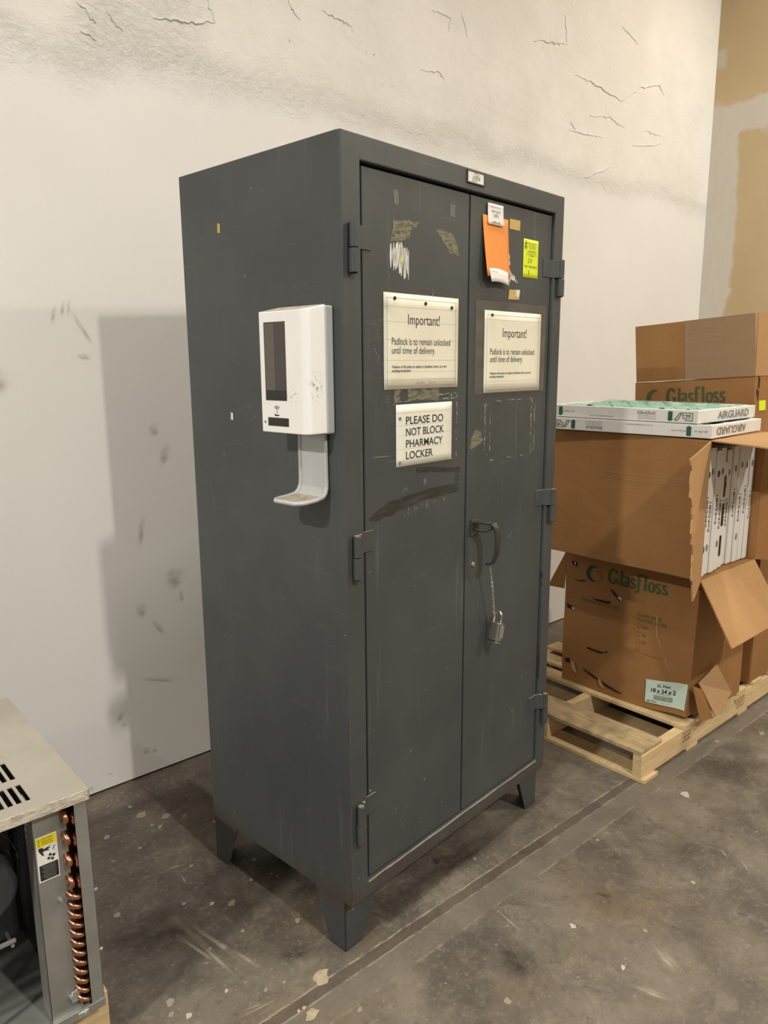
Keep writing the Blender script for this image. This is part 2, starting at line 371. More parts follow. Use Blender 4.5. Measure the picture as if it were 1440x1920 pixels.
# flat lettering -------------------------------------------------------------
_tc = {}
def glyphs(txt, bold=0.0, space=1.0):
    key = (txt, bold, space)
    if key not in _tc:
        cu = bpy.data.curves.new('lettering', 'FONT'); cu.body = txt; cu.offset = bold; cu.resolution_u = 3; cu.space_character = space
        ob = bpy.data.objects.new('lettering', cu); col.objects.link(ob)
        dg = bpy.context.evaluated_depsgraph_get(); me = ob.evaluated_get(dg).to_mesh()
        vs_ = [(v.co.x, v.co.y) for v in me.vertices]; fs = [tuple(p.vertices) for p in me.polygons]
        ob.evaluated_get(dg).to_mesh_clear(); bpy.data.objects.remove(ob); bpy.data.curves.remove(cu)
        x0 = min(v[0] for v in vs_); x1 = max(v[0] for v in vs_)
        _tc[key] = ([((x-x0)/(x1-x0), y) for x, y in vs_], fs)
    return _tc[key]
CAP = 0.69
def put_text(mb, txt, u0, u1, vbase, cap, mapf, bold=0.0, flip=False, slant=0.0):
    vs_, fs = glyphs(txt, bold)
    k = cap/CAP; out = []
    for a, b in vs_:
        if flip: u = u1-(u1-u0)*a-slant*b*k; v = vbase+cap-b*k
        else: u = u0+(u1-u0)*a+slant*b*k; v = vbase+b*k
        out.append(mapf(u, v))
    mb.add(out, fs); return mb
def wordline(mb, u0, u1, v, h, mapf, seed=1, slant=0.0, dense=1.0):
    """print too small to read: a row of short pen strokes grouped into words"""
    rnd = random.Random(seed); u = u0
    while u < u1:
        for _ in range(rnd.randint(3, 7)):
            if u >= u1: break
            hh = h*rnd.choice((.65, .65, .7, 1.0)); wd = h*rnd.uniform(.16, .26)*dense; sl = slant*hh
            mb.add([mapf(u, v), mapf(u+wd, v), mapf(u+wd+sl, v+hh), mapf(u+sl, v+hh)], [(0, 1, 2, 3)])
            if rnd.random() < .5: mb.add([mapf(u, v+hh*.8), mapf(u+h*.42, v+hh*.8), mapf(u+h*.42, v+hh), mapf(u, v+hh)], [(0, 1, 2, 3)])
            else: mb.add([mapf(u, v), mapf(u+h*.42, v), mapf(u+h*.42, v+hh*.2), mapf(u, v+hh*.2)], [(0, 1, 2, 3)])
            u += h*rnd.uniform(.48, .68)
        u += h*.45
    return mb
def quad(mb, u0, u1, v0, v1, mapf): mb.add([mapf(u0, v0), mapf(u1, v0), mapf(u1, v1), mapf(u0, v1)], [(0, 1, 2, 3)]); return mb
def frame_lines(mb, u0, u1, v0, v1, t, mapf):
    quad(mb, u0, u1, v0, v0+t, mapf); quad(mb, u0, u1, v1-t, v1, mapf); quad(mb, u0, u0+t, v0, v1, mapf); quad(mb, u1-t, u1, v0, v1, mapf); return mb
def disc(mb, u, v, r, mapf, seg=14, ru=None):
    mb.add([mapf(u+(ru or r)*math.cos(2*math.pi*i/seg), v+r*math.sin(2*math.pi*i/seg)) for i in range(seg)], [tuple(range(seg))]); return mb
def nib(mb, pts, wv, wh, mapf):
    """broad-nib pen stroke: upright strokes wv wide, level strokes wh"""
    L = []; Rr = []; n = len(pts)
    for i, (x, y) in enumerate(pts):
        dx = pts[min(i+1, n-1)][0]-pts[max(i-1, 0)][0]; dy = pts[min(i+1, n-1)][1]-pts[max(i-1, 0)][1]
        l = math.hypot(dx, dy) or 1; dx /= l; dy /= l
        wd = (wv*abs(dy)+wh*abs(dx))/2
        L.append((x-dy*wd, y+dx*wd)); Rr.append((x+dy*wd, y-dx*wd))
    vs_ = [mapf(*p) for p in L]+[mapf(*p) for p in Rr]
    mb.add(vs_, [(i, i+1, n+i+1, n+i) for i in range(n-1)])
def arc(cx, cy, rx, ry, a0, a1, n=14):
    return [(cx+rx*math.cos(R(a0+(a1-a0)*i/n)), cy+ry*math.sin(R(a0+(a1-a0)*i/n))) for i in range(n+1)]
def glasfloss(mb, mapf0, u0, v0, W, H):
    """serif wordmark, condensed, drawn with the nib; long f"""
    k = H; tot = 3.62
    mapf = lambda a, b: mapf0(u0+a/tot*W, v0+b*k)
    def serif(x, y, w=0.22): nib(mb, [(x-w/2, y), (x+w/2, y)], .03, .045, mapf)
    wv, wh = .155, .055
    # G
    nib(mb, arc(.30, .5, .245, .47, 40, 330), wv*1.15, wh, mapf); nib(mb, [(.53, .42), (.53, .06)], wv, wh, mapf); nib(mb, [(.36, .40), (.60, .40)], .03, .05, mapf); nib(mb, [(.51, .95), (.51, .70)], .05, .05, mapf)
    # l
    nib(mb, [(.80, .02), (.80, 1.0)], wv, wh, mapf); serif(.80, .025, .27); nib(mb, [(.70, .975), (.82, .975)], .03, .045, mapf)
    # a
    nib(mb, [(1.20, .03), (1.20, .52)]+arc(1.08, .52, .12, .13, 0, 160, 8), wv, wh, mapf); nib(mb, arc(1.10, .17, .12, .15, 60, 300, 10), wv, wh, mapf); serif(1.24, .025, .14)
    # s, at three places
    def S(x):
        nib(mb, arc(x, .47, .10, .16, 35, 180, 8)+[(x-.06, .37), (x+.05, .28)]+arc(x, .165, .11, .15, 35, -145, 9), wv*.95, wh, mapf)
        nib(mb, [(x+.10, .62), (x+.10, .50)], .04, .04, mapf); nib(mb, [(x-.11, .02), (x-.11, .15)], .04, .04, mapf)
    S(1.52)
    # long f with tail
    nib(mb, arc(1.93, .86, .085, .115, 15, 170, 8)+[(1.85, .70), (1.85, -.06)]+arc(1.75, -.08, .10, .12, 0, -140, 7), wv, wh, mapf); nib(mb, [(1.70, .60), (2.02, .60)], .03, .05, mapf)
    # l
    nib(mb, [(2.26, .02), (2.26, 1.0)], wv, wh, mapf); serif(2.26, .025, .27); nib(mb, [(2.16, .975), (2.28, .975)], .03, .045, mapf)
    # o
    nib(mb, arc(2.63, .315, .155, .285, 0, 360, 22), wv, wh, mapf)
    S(3.02); S(3.40)
    return mb
def crescent(mb, mapf, cx, cy, r):
    out = arc(cx, cy, r, r*1.05, 65, 290, 16); inn = arc(cx+r*.42, cy, r*.80, r*.86, 275, 80, 16)
    mb.add([mapf(*p) for p in out+inn], [tuple(range(len(out+inn)))]); return mb

# ================================================================== THE SETTING
WALL_Y = 1.194; CORNER_X = 3.962; CEIL = 4.6
fl = MB().box(-5.5, CORNER_X+.2, -8.0, WALL_Y+.2, -0.12, 0.0).build('floor', 'concrete'); tag(fl, kind='structure', label='stained grey concrete floor with a filled channel along it')
wb = MB().box(-5.5, CORNER_X, WALL_Y, WALL_Y+.016, 0.008, CEIL).build('wall_back', 'wall_paint'); tag(wb, kind='structure', label='off-white wall, smooth below and roughly plastered above')
MB().box(-5.5, CORNER_X, WALL_Y+.016, WALL_Y+.2, 0.0, CEIL).build('wall_core', 'dark_gap', wb)
wr = MB().box(CORNER_X, CORNER_X+.2, -8.0, WALL_Y+.2, 0.0, CEIL).build('wall_right', 'drywall'); tag(wr, kind='structure', label='bare tan drywall with white joint compound')
ce = MB().box(-5.5, CORNER_X+.2, -8.0, WALL_Y+.2, CEIL, CEIL+.15).build('ceiling', 'ceiling_paint'); tag(ce, kind='structure')
# rough plaster ridges left by the trowel on the upper wall
random.seed(4)
def ridge(pts, r):
    path = []
    for (xa, za), (xb, zb) in zip(pts, pts[1:]):
        for i in range(8):
            t = i/8; path.append((xa+(xb-xa)*t+random.uniform(-.005, .005), WALL_Y-.0005, za+(zb-za)*t+random.uniform(-.006, .006)))
    path.append((pts[-1][0], WALL_Y-.0005, pts[-1][1]))
    n = len(path); MB().tube(path, [r*(0.35+0.65*math.sin(math.pi*i/(n-1)))*random.uniform(.7, 1.2) for i in range(n)], 6).build('plaster_ridge', 'wall_paint', wb, smooth=True)
RIDGES = [
    [(-0.063, 2.588), (-0.010, 2.536)], [(0.185, 2.602), (0.289, 2.620), (0.405, 2.648)], [(0.378, 2.710), (0.405, 2.652)],
    [(0.709, 2.801), (0.761, 2.748)], [(0.866, 2.808), (0.955, 2.799), (1.007, 2.786)], [(1.444, 2.964), (1.557, 2.963), (1.542, 2.907)],
    [(2.127, 3.021), (2.294, 3.050), (2.395, 3.065)], [(2.373, 3.190), (2.394, 3.075)], [(2.872, 3.270), (3.054, 3.226)],
    [(2.481, 2.947), (2.674, 2.939), (2.908, 2.908)], [(2.908, 2.908), (3.089, 3.014), (3.286, 3.070), (3.351, 3.032)],
    [(2.431, 2.673), (2.597, 2.684), (2.746, 2.695)], [(2.451, 2.714), (2.491, 2.691)], [(2.613, 2.784), (2.787, 2.804), (2.959, 2.782)],
    [(3.159, 2.804), (3.349, 2.809)], [(2.589, 2.464), (2.861, 2.572)], [(1.383, 2.723), (1.495, 2.738), (1.518, 2.712)],
    [(1.624, 3.012), (1.667, 2.917)], [(3.040, 2.699), (3.354, 2.766)], [(-0.061, 2.508), (-0.014, 2.490)], [(0.027, 2.583), (0.074, 2.535)],
]
for i, r_ in enumerate(RIDGES): ridge(r_, 0.0050 if i in (1, 6, 9, 10) else 0.0034)

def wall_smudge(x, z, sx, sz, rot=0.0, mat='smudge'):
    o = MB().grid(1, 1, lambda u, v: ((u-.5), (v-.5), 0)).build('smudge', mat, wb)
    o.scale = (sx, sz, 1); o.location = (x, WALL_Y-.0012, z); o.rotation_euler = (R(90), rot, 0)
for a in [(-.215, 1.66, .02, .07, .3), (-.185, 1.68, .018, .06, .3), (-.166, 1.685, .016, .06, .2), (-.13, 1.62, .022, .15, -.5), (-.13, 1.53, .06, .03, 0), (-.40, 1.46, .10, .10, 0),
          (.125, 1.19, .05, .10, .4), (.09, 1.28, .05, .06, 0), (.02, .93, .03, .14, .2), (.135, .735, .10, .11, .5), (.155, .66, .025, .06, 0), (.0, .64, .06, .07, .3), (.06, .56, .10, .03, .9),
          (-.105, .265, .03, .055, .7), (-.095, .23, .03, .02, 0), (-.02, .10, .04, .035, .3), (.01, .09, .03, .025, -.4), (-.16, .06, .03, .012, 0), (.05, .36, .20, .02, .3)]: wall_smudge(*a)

# marks on the concrete
def spot(x, y, r, mat='floor_chip', ell=1.0, rot=0.0, name='paint_spot', seed=0, z=0.0006):
    rnd = random.Random(seed or int(abs(x*7919+y*104729)*100)); n = 12; pts = []
    for i in range(n):
        a = 2*math.pi*i/n; rr = r*rnd.uniform(.6, 1.15); u = rr*math.cos(a)*ell; v = rr*math.sin(a)
        pts.append((x+u*math.cos(rot)-v*math.sin(rot), y+u*math.sin(rot)+v*math.cos(rot), z))
    return MB().poly(pts).build(name, mat, fl)
simple('paint_fleck', lin(148, 140, 126), 0.75); simple('mud_spot', lin(172, 158, 130), 0.85, 0, 0.15, 60)
for a_ in [(-0.099, 0.007, 0.0227, 'mud_spot'), (-0.178, -0.066, 0.0176, 'mud_spot'), (-0.183, -0.041, 0.0051, 'mud_spot'), (-0.198, -0.040, 0.0051, 'mud_spot'), (0.015, 0.510, 0.0083, 'paint_fleck'), (-0.133, 0.386, 0.0121, 'paint_fleck'), (-0.176, 0.421, 0.0061, 'floor_chip'), (-0.235, 0.474, 0.0061, 'paint_fleck'), (0.021, 0.418, 0.0048, 'paint_fleck'), (0.029, 0.398, 0.0048, 'paint_fleck'), (-0.415, 0.185, 0.0103, 'paint_fleck'), (-0.399, 0.121, 0.0088, 'floor_chip'), (-0.429, 0.153, 0.0076, 'paint_fleck'), (-0.144, 0.611, 0.0065, 'paint_fleck'), (-0.031, 0.206, 0.0088, 'paint_fleck'), (-0.176, 0.054, 0.0053, 'paint_fleck'), (-0.223, 0.065, 0.0065, 'paint_fleck'), (-0.297, 0.126, 0.0052, 'floor_chip'), (-0.397, 0.558, 0.0104, 'paint_fleck'), (0.516, -0.309, 0.0087, 'floor_chip'), (0.490, -0.477, 0.0067, 'floor_chip'), (0.194, -0.349, 0.0102, 'paint_fleck'), (1.346, -0.200, 0.0169, 'floor_chip'), (0.648, -0.448, 0.0072, 'paint_fleck'), (-0.155, 1.039, 0.0074, 'paint_fleck'), (-0.146, 0.968, 0.0164, 'paint_fleck'), (-0.143, 0.889, 0.0053, 'paint_fleck'), (-0.282, 0.924, 0.0104, 'paint_fleck'), (0.024, 0.768, 0.0072, 'paint_fleck'), (-0.040, 0.865, 0.0091, 'paint_fleck'), (-0.087, 0.907, 0.0145, 'paint_fleck'), (-0.224, 0.800, 0.0068, 'paint_fleck'), (-0.127, 0.863, 0.0089, 'paint_fleck'), (-0.087, -0.133, 0.0063, 'paint_fleck'), (1.804, -0.098, 0.0107, 'paint_fleck'), (0.891, -0.140, 0.0068, 'paint_fleck'), (0.529, 0.059, 0.0066, 'paint_fleck'), (-0.264, 0.274, 0.0070, 'paint_fleck'), (-0.164, 0.273, 0.0058, 'paint_fleck'), (-0.040, 0.435, 0.0048, 'floor_chip'), (0.927, -0.441, 0.0062, 'mud_spot'), (2.004, -0.188, 0.0131, 'paint_fleck'), ]: spot(*a_, ell=1.25, rot=0.7)
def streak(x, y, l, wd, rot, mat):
    o = MB().grid(1, 1, lambda u, v: ((u-.5), (v-.5), 0)).build("floor_mark", mat, fl); o.scale = (l, wd, 1); o.location = (x, y, .0009); o.rotation_euler = (0, 0, rot)
for a_ in [(-0.271, 0.331, 0.255, 0.019, -1.454, 'drag_mark'), (-0.265, 0.225, 0.377, 0.016, -1.493, 'drag_mark'), (-0.287, 0.289, 0.180, 0.015, -1.345, 'drag_mark'), (-0.231, 0.250, 0.355, 0.022, -1.358, 'drag_mark'), (-0.260, 0.135, 0.220, 0.017, -1.483, 'drag_mark'), (-0.209, 0.179, 0.143, 0.021, -1.328, 'drag_mark'), (-0.264, 0.029, 0.143, 0.008, -0.121, 'drag_mark'), (-0.269, 0.040, 0.067, 0.009, -0.323, 'drag_mark'), (0.402, -0.180, 0.170, 0.010, -1.700, 'drag_mark'), (0.473, -0.565, 0.135, 0.036, -1.213, 'drag_mark'), (0.597, -0.536, 0.131, 0.054, -1.902, 'drag_mark'), (1.125, -0.440, 0.065, 0.011, -2.268, 'drag_mark'), (1.113, -0.510, 0.085, 0.011, -2.214, 'drag_mark'), (-0.182, 0.638, 0.086, 0.013, -0.318, 'drag_mark'), (-0.189, 0.567, 0.063, 0.010, -1.751, 'drag_mark'), (0.142, 0.450, 0.438, 0.171, 0.129, 'dark_patch'), (-0.101, 0.111, 0.117, 0.060, -0.270, 'dark_patch'), (0.434, 0.127, 0.046, 0.049, -1.406, 'dark_patch'), (0.486, 0.090, 0.616, 0.119, 0.024, 'dark_patch'), (-0.324, 0.421, 0.395, 0.235, -0.190, 'dark_patch'), (0.685, -0.297, 0.059, 0.023, -1.031, 'dark_patch'), (0.099, 0.300, 0.248, 0.132, 0.127, 'dark_patch'), (0.309, -0.292, 0.159, 0.147, -1.405, 'dark_patch'), ]: streak(*a_)

# lamps overhead (fixtures round the lights set at the top)
for i, (lx, ly, lw) in enumerate(LAMPS):
    t = thing('ceiling_light', 'white linear lamp hanging on wires '+('in the open hall facing the cabinet doors', 'above the cabinet', 'beyond the condensing unit along the wall', 'above the drywall corner and the boxes', 'in the open hall facing the drywall', 'in the open hall facing the condensing unit')[i], 'lamp', (lx, ly, LAMP_Z), 0, 'ceiling lamps')
    MB().box(-.11, .11, -.40, .40, 0, .05).box(-.11, -.09, -.40, .40, -.02, 0).box(.09, .11, -.40, .40, -.02, 0).build('housing', 'white_plastic', t)
    for yy in (-.3, .3): MB().cyl((0, yy, .05), (0, yy, CEIL-LAMP_Z), .003, 6).build('wire', 'steel', t)

# ================================================================== THE CABINET (local frame: x along the doors, y inward, z up)
ROT = R(6.132); CW, CD, CH, CB = 0.922, 0.601, 1.98, 0.147
cr, sr = math.cos(ROT), math.sin(ROT)
def cabw(x, y, z): return (cr*x-sr*y, sr*x+cr*y, z)
cab = thing('storage_cabinet', 'tall dark grey steel two-door storage cabinet with notices on its doors', 'cabinet', (0, 0, 0), ROT)
b = MB(); th = .004
e_ = .0003
b.box(e_, th, .010, CD, CB+e_, CH-e_).box(CW-th, CW-e_, .010, CD, CB+e_, CH-e_).box(th, CW-th, .010, CD, CH-th, CH-e_).box(th, CW-th, CD-th, CD, CB+e_, CH-th).box(th, CW-th, .03, CD-th, CB+e_, CB+th)
body = b.build('body', 'cabinet_paint', cab)
OX0, OX1, OZ0, OZ1 = .059, .874, .190, 1.928
def ring_frame():
    o_ = [(0, CB), (CW, CB), (CW, CH), (0, CH)]; n_ = [(OX0, OZ0), (OX1, OZ0), (OX1, OZ1), (OX0, OZ1)]
    vs_ = [(x, y, z) for y in (0, .028) for (x, z) in o_+n_]; fs = []
    for k in range(4):
        k2 = (k+1) % 4
        fs += [(k, k2, 4+k2, 4+k), (8+k, 12+k, 12+k2, 8+k2), (k, 8+k, 8+k2, k2), (4+k, 4+k2, 12+k2, 12+k)]
    return MB().add(vs_, fs)
sill = ring_frame().build('face_frame', 'cabinet_paint', cab, .0028, seg=3)
random.seed(2)
e = MB().grid(40, 1, lambda u, v: (OX0+.003+u*(OX1-OX0-.006), -.0008+v*.0022, OZ0+.0006-(1-v)*.002*random.uniform(.5, 2.2)))
e.build('worn_edge', 'worn_edge', sill)
e = MB()
for z0, z1 in ((.15, .20), (.165, .215), (.26, .30), (.40, .43), (.52, .55), (.60, .66)):
    e.grid(6, 1, lambda u, v: (-.0006+v*.003*random.uniform(.3, 1.2), -.0008, z0+(z1-z0)*u))
e.build('worn_edge', 'rust', body)
# doors
DOORS = []
for (x0, x1) in ((OX0+.0125, .4645), (.4695, OX1-.0035)):
    d = MB().box(x0, x1, .009, .028, OZ0+.003, OZ1-.006).build('door', 'cabinet_paint', cab, .003); DOORS.append(d)
MB().box(.44, .49, .030, .040, OZ0, OZ1).build('door_stop', 'dark_gap', cab)
MB().box(OX0-.01, OX1+.01, .041, .043, OZ0-.01, OZ1+.01).build('gap_shade_sheet', 'dark_gap', cab)  # near-black sheet; with the strip above, paints shade into the door gaps
# legs: folded plates narrowing to the floor, with a foot flange
def leg(cx, cy, sx, sy):
    m = MB(); t_ = .004; wt, wbm = .115, .06
    m.prism([(0, CB), (wt, CB), (wbm, 0), (0, 0)], 0, t_, lambda u, v, h: (cx+sx*u, cy+sy*h, v))
    m.prism([(0, CB), (wt, CB), (wbm, 0), (0, 0)], 0, t_, lambda u, v, h: (cx+sx*h, cy+sy*u, v))
    m.box(min(cx, cx+sx*wbm), max(cx, cx+sx*wbm), min(cy, cy+sy*wbm), max(cy, cy+sy*wbm), 0, .004)
    m.build('leg', 'cabinet_paint', cab, .001)
leg(.001, .028, 1, 1); leg(CW-.001, .028, -1, 1); leg(.001, CD-.002, 1, -1); leg(CW-.001, CD-.002, -1, -1)
# hinges
def hinge(bx, zc, sgn, stretch=1.0):
    h = MB(); yb = -.010
    h.cyl((bx, yb, zc+.001), (bx, yb, zc+.052), .0095, 18)
    pl = [(0, yb-.002), (.016, yb+.0005), (.030, .0065), (.072*stretch, .0065), (.072*stretch, .0093), (.028, .0093), (.014, yb+.0035), (0, yb+.002)]
    h.prism(pl, zc+.002, zc+.052, lambda u, v, q: (bx+sgn*u, v, q))
    o = h.build('hinge', 'cabinet_paint', cab, .0012)
    MB().cyl((bx, yb, zc-.051), (bx, yb, zc-.001), .0105, 18).box(bx-.006, bx+.006, yb, .001, zc-.048, zc-.004).build('hinge_knuckle', 'cabinet_paint', o, .001)
    MB().cyl((bx, yb, zc+.052), (bx, yb, zc+.0535), .007, 12).build('pin', 'worn_edge' if zc < 1.5 else 'cabinet_paint', o)
    MB().cyl((bx, yb, zc-.053), (bx, yb, zc-.051), .007, 12).build('pin', 'dark_gap', o)
    if zc < 1.5: MB().prism([(.012, .0095), (.070, .0095), (.070, .006), (.030, .006), (.014, -.010)], zc+.0522, zc+.053, lambda u, v, q: (bx+sgn*u, v, q)).build('worn_edge', 'worn_edge', o)
for zc in (1.746, 1.060, .372): hinge(.026, zc, 1); hinge(.899, zc, -1)

# marks stuck to or worn into the doors
FD = .0085      # just proud of the door face
def dmark(door, name, mat, pts, y=FD): return MB().poly([(x, y, z) for x, z in pts]).build(name, mat, DOORS[door])
def rag(pts, n, amp, seed):
    rnd = random.Random(seed); out = []
    for i, p in enumerate(pts):
        q = pts[(i+1) % len(pts)]
        for k in range(n):
            t = k/n; out.append((p[0]+(q[0]-p[0])*t+rnd.uniform(-amp, amp), p[1]+(q[1]-p[1])*t+rnd.uniform(-amp, amp)))
    return out
dmark(0, 'glue_residue', 'glue_residue', rag([(.174, 1.823), (.263, 1.831), (.219, 1.784), (.165, 1.776)], 5, .004, 1))
dmark(0, 'glue_residue', 'glue_residue', rag([(.319, 1.824), (.395, 1.819), (.425, 1.768), (.385, 1.772)], 5, .003, 2))
# torn white paper, long ragged fibres
rnd = random.Random(8); m = MB()
for i in range(20):
    u = .166+.062*i/19+rnd.uniform(-.002, .002); top = 1.765-.02*abs(i-8)/12+rnd.uniform(0, .022); bot = 1.735-.028*(i/19)+rnd.uniform(-.022, .01); wd = rnd.uniform(.002, .0045)
    m.poly([(u-wd*.3, FD, bot), (u+wd*.4, FD, bot+.003), (u+wd, FD, (top+bot)/2), (u+wd*.5, FD, top), (u-wd*.5, FD, top-.004), (u-wd, FD, (top+bot)/2)])
m.build('torn_paper', 'white_chip', DOORS[0])
MB().poly([(.200, FD-.0004, 1.745), (.206, FD-.0004, 1.744), (.205, FD-.0004, 1.733), (.199, FD-.0004, 1.735)]).build('torn_paper', 'paper_yellow', DOORS[0])
dmark(0, 'tape_mark', 'tape_mark', [(.173, 1.888), (.191, 1.889), (.193, 1.858), (.178, 1.858)])
dmark(0, 'tape_mark', 'tape_mark', [(.385, 1.887), (.405, 1.887), (.403, 1.856), (.383, 1.857)])
dmark(0, 'glue_residue', 'glue_residue', rag([(.225, 1.440), (.345, 1.440), (.345, 1.410), (.225, 1.412)], 6, .003, 3))
dmark(0, 'glue_residue', 'glue_residue', rag([(.175, 1.440), (.200, 1.440), (.190, 1.412), (.170, 1.405)], 5, .003, 4))
dmark(0, 'tape_residue', 'dark_residue', rag([(.255, 1.245), (.437, 1.228), (.433, 1.190), (.416, 1.192), (.415, 1.215), (.260, 1.232)], 4, .002, 5))
dmark(0, 'tape_residue', 'dark_residue', rag([(.078, 1.140), (.16, 1.172), (.30, 1.186), (.433, 1.188), (.431, 1.160), (.30, 1.160), (.17, 1.140), (.095, 1.130)], 5, .003, 6))
dmark(0, 'scuff', 'faint_scratch', rag([(.20, 1.150), (.38, 1.165), (.37, 1.150), (.21, 1.128)], 5, .004, 7))
dmark(0, 'scuff', 'faint_scratch', rag([(.285, 1.235), (.300, 1.235), (.298, 1.195), (.285, 1.195)], 3, .002, 9)); dmark(0, 'scuff', 'faint_scratch', rag([(.205, 1.20), (.225, 1.21), (.222, 1.175), (.205, 1.17)], 3, .003, 8))
dmark(1, 'glue_residue', 'glue_residue', rag([(.505, 1.324), (.530, 1.318), (.542, 1.290), (.525, 1.283), (.490, 1.268), (.480, 1.285)], 3, .003, 10))
dmark(1, 'tape_piece', 'masking_tape', [(.647, 1.886), (.700, 1.887), (.699, 1.860), (.646, 1.860)], FD-.0005)
dmark(1, 'tape_piece', 'masking_tape', [(.653, 1.701), (.707, 1.703), (.703, 1.676), (.649, 1.675)], FD-.0005)
dmark(1, 'torn_paper', 'white_chip', rag([(.684, 1.702), (.707, 1.7028), (.704, 1.682), (.690, 1.683)], 3, .002, 11), FD-.001)
rnd = random.Random(3); m = MB()
for (u, v, wd, hh) in [(.648, 1.777, .004, .018), (.652, 1.767, .003, .010), (.650, 1.757, .002, .004), (.652, 1.735, .004, .022), (.660, 1.730, .004, .020), (.668, 1.728, .005, .016), (.676, 1.727, .005, .014), (.684, 1.724, .003, .008), (.655, 1.723, .003, .010), (.692, 1.722, .002, .004)]:
    m.poly([(u-wd, FD, v), (u+wd*.6, FD, v-.002), (u+wd, FD, v+hh*.6), (u+wd*.2, FD, v+hh)])
m.build('paint_chip', 'white_chip', DOORS[1])
# ghost outlines where papers once were
def outline(door, u0, u1, v0, v1, seed, t=.0040):
    rnd = random.Random(seed); m = MB()
    for (a, b_) in (((u0, v0), (u1, v0)), ((u1, v0), (u1, v1)), ((u1, v1), (u0, v1)), ((u0, v1), (u0, v0))):
        n = 9
        for k in range(n):
            if rnd.random() < .35: continue
            p = (a[0]+(b_[0]-a[0])*k/n+rnd.uniform(-.002, .002), a[1]+(b_[1]-a[1])*k/n+rnd.uniform(-.002, .002)); q = (a[0]+(b_[0]-a[0])*(k+.9)/n+rnd.uniform(-.002, .002), a[1]+(b_[1]-a[1])*(k+.9)/n+rnd.uniform(-.002, .002))
            l = math.hypot(q[0]-p[0], q[1]-p[1]) or 1; nx, ny = -(q[1]-p[1])/l*t*rnd.uniform(.2, .5), (q[0]-p[0])/l*t*rnd.uniform(.2, .5)
            m.poly([(p[0]+nx, FD, p[1]+ny), (q[0]+nx, FD, q[1]+ny), (q[0]-nx, FD, q[1]-ny), (p[0]-nx, FD, p[1]-ny)])
    m.build('adhesive_outline', 'pale_scratch', DOORS[door])
outline(1, .549, .788, 1.233, 1.398, 1); outline(1, .549, .575, 1.250, 1.390, 2); outline(1, .785, .806, 1.245, 1.385, 3); outline(0, .245, .320, 1.665, 1.680, 4, .0016); outline(0, .120, .138, 1.50, 1.60, 5, .0016)
outline(0, .398, .42, 1.255, 1.425, 6); outline(0, .10, .36, 1.270, 1.285, 7, .0015); outline(0, .15, .42, 1.412, 1.425, 8)
# scattered chips and scratches
m0 = [MB(), MB()]; rnd = random.Random(21)
for (u, v, l, ang, dd) in [(.155, .97, .004, 0, 0), (.185, .86, .018, .1, 0), (.28, .96, .008, 1.2, 0), (.38, .985, .012, .9, 0), (.40, 1.01, .014, .8, 0), (.36, .955, .02, .2, 0), (.22, .66, .006, 0, 0), (.30, .95, .005, 1.3, 0), (.62, .98, .03, .2, 1), (.69, 1.00, .035, .25, 1), (.74, 1.01, .02, .5, 1), (.66, .985, .02, 0, 1), (.70, .84, .03, .6, 1), (.60, 1.20, .02, 1.2, 1), (.53, 1.36, .02, 1.2, 1), (.14, .52, .01, 1, 0), (.20, .30, .02, .3, 0), (.31, .24, .012, .5, 0), (.12, .60, .02, 1.3, 0), (.10, 1.115, .012, 1.2, 0), (.16, 1.70, .012, .9, 0), (.72, .70, .008, 0, 1), (.62, .42, .012, 1.2, 1)]:
    w2 = .0011; c_, s_ = math.cos(ang), math.sin(ang)
    m0[dd].poly([(u-l/2*c_-w2*s_, FD, v-l/2*s_+w2*c_), (u+l/2*c_-w2*s_*.3, FD, v+l/2*s_+w2*c_*.3), (u+l/2*c_+w2*s_*.3, FD, v+l/2*s_-w2*c_*.3), (u-l/2*c_+w2*s_, FD, v-l/2*s_-w2*c_)])
m0[0].build('scratch', 'tape_mark', DOORS[0]); m0[1].build('scratch', 'tape_mark', DOORS[1])
MB().cyl((.504, .010, .945), (.504, .0045, .945), .0065, 14).build('lock_button', 'brass_tone', DOORS[1], .001)
# chips on the side panel
for (y, z, wd, hh, mt) in ((.436, 1.835, .006, .012, 'masking_tape'), (.416, 1.371, .005, .010, 'white_chip')):
    MB().poly([(-.0006, y-wd, z-hh), (-.0006, y+wd, z-hh*.9), (-.0006, y+wd*.8, z+hh), (-.0006, y-wd, z+hh*.8)]).build('paint_chip', mt, body)
m = MB(); rnd = random.Random(77)
for i in range(34):
    y = rnd.uniform(.02, .58); z = rnd.uniform(.2, 1.9); l = rnd.uniform(.002, .012); a = rnd.uniform(0, 3.1); w2 = rnd.uniform(.0004, .0011)
    m.poly([(-.0005, y-math.cos(a)*l-w2, z-math.sin(a)*l), (-.0005, y+math.cos(a)*l, z+math.sin(a)*l-w2), (-.0005, y+math.cos(a)*l+w2, z+math.sin(a)*l+w2)])
m.build('scratch', 'tape_mark', body)
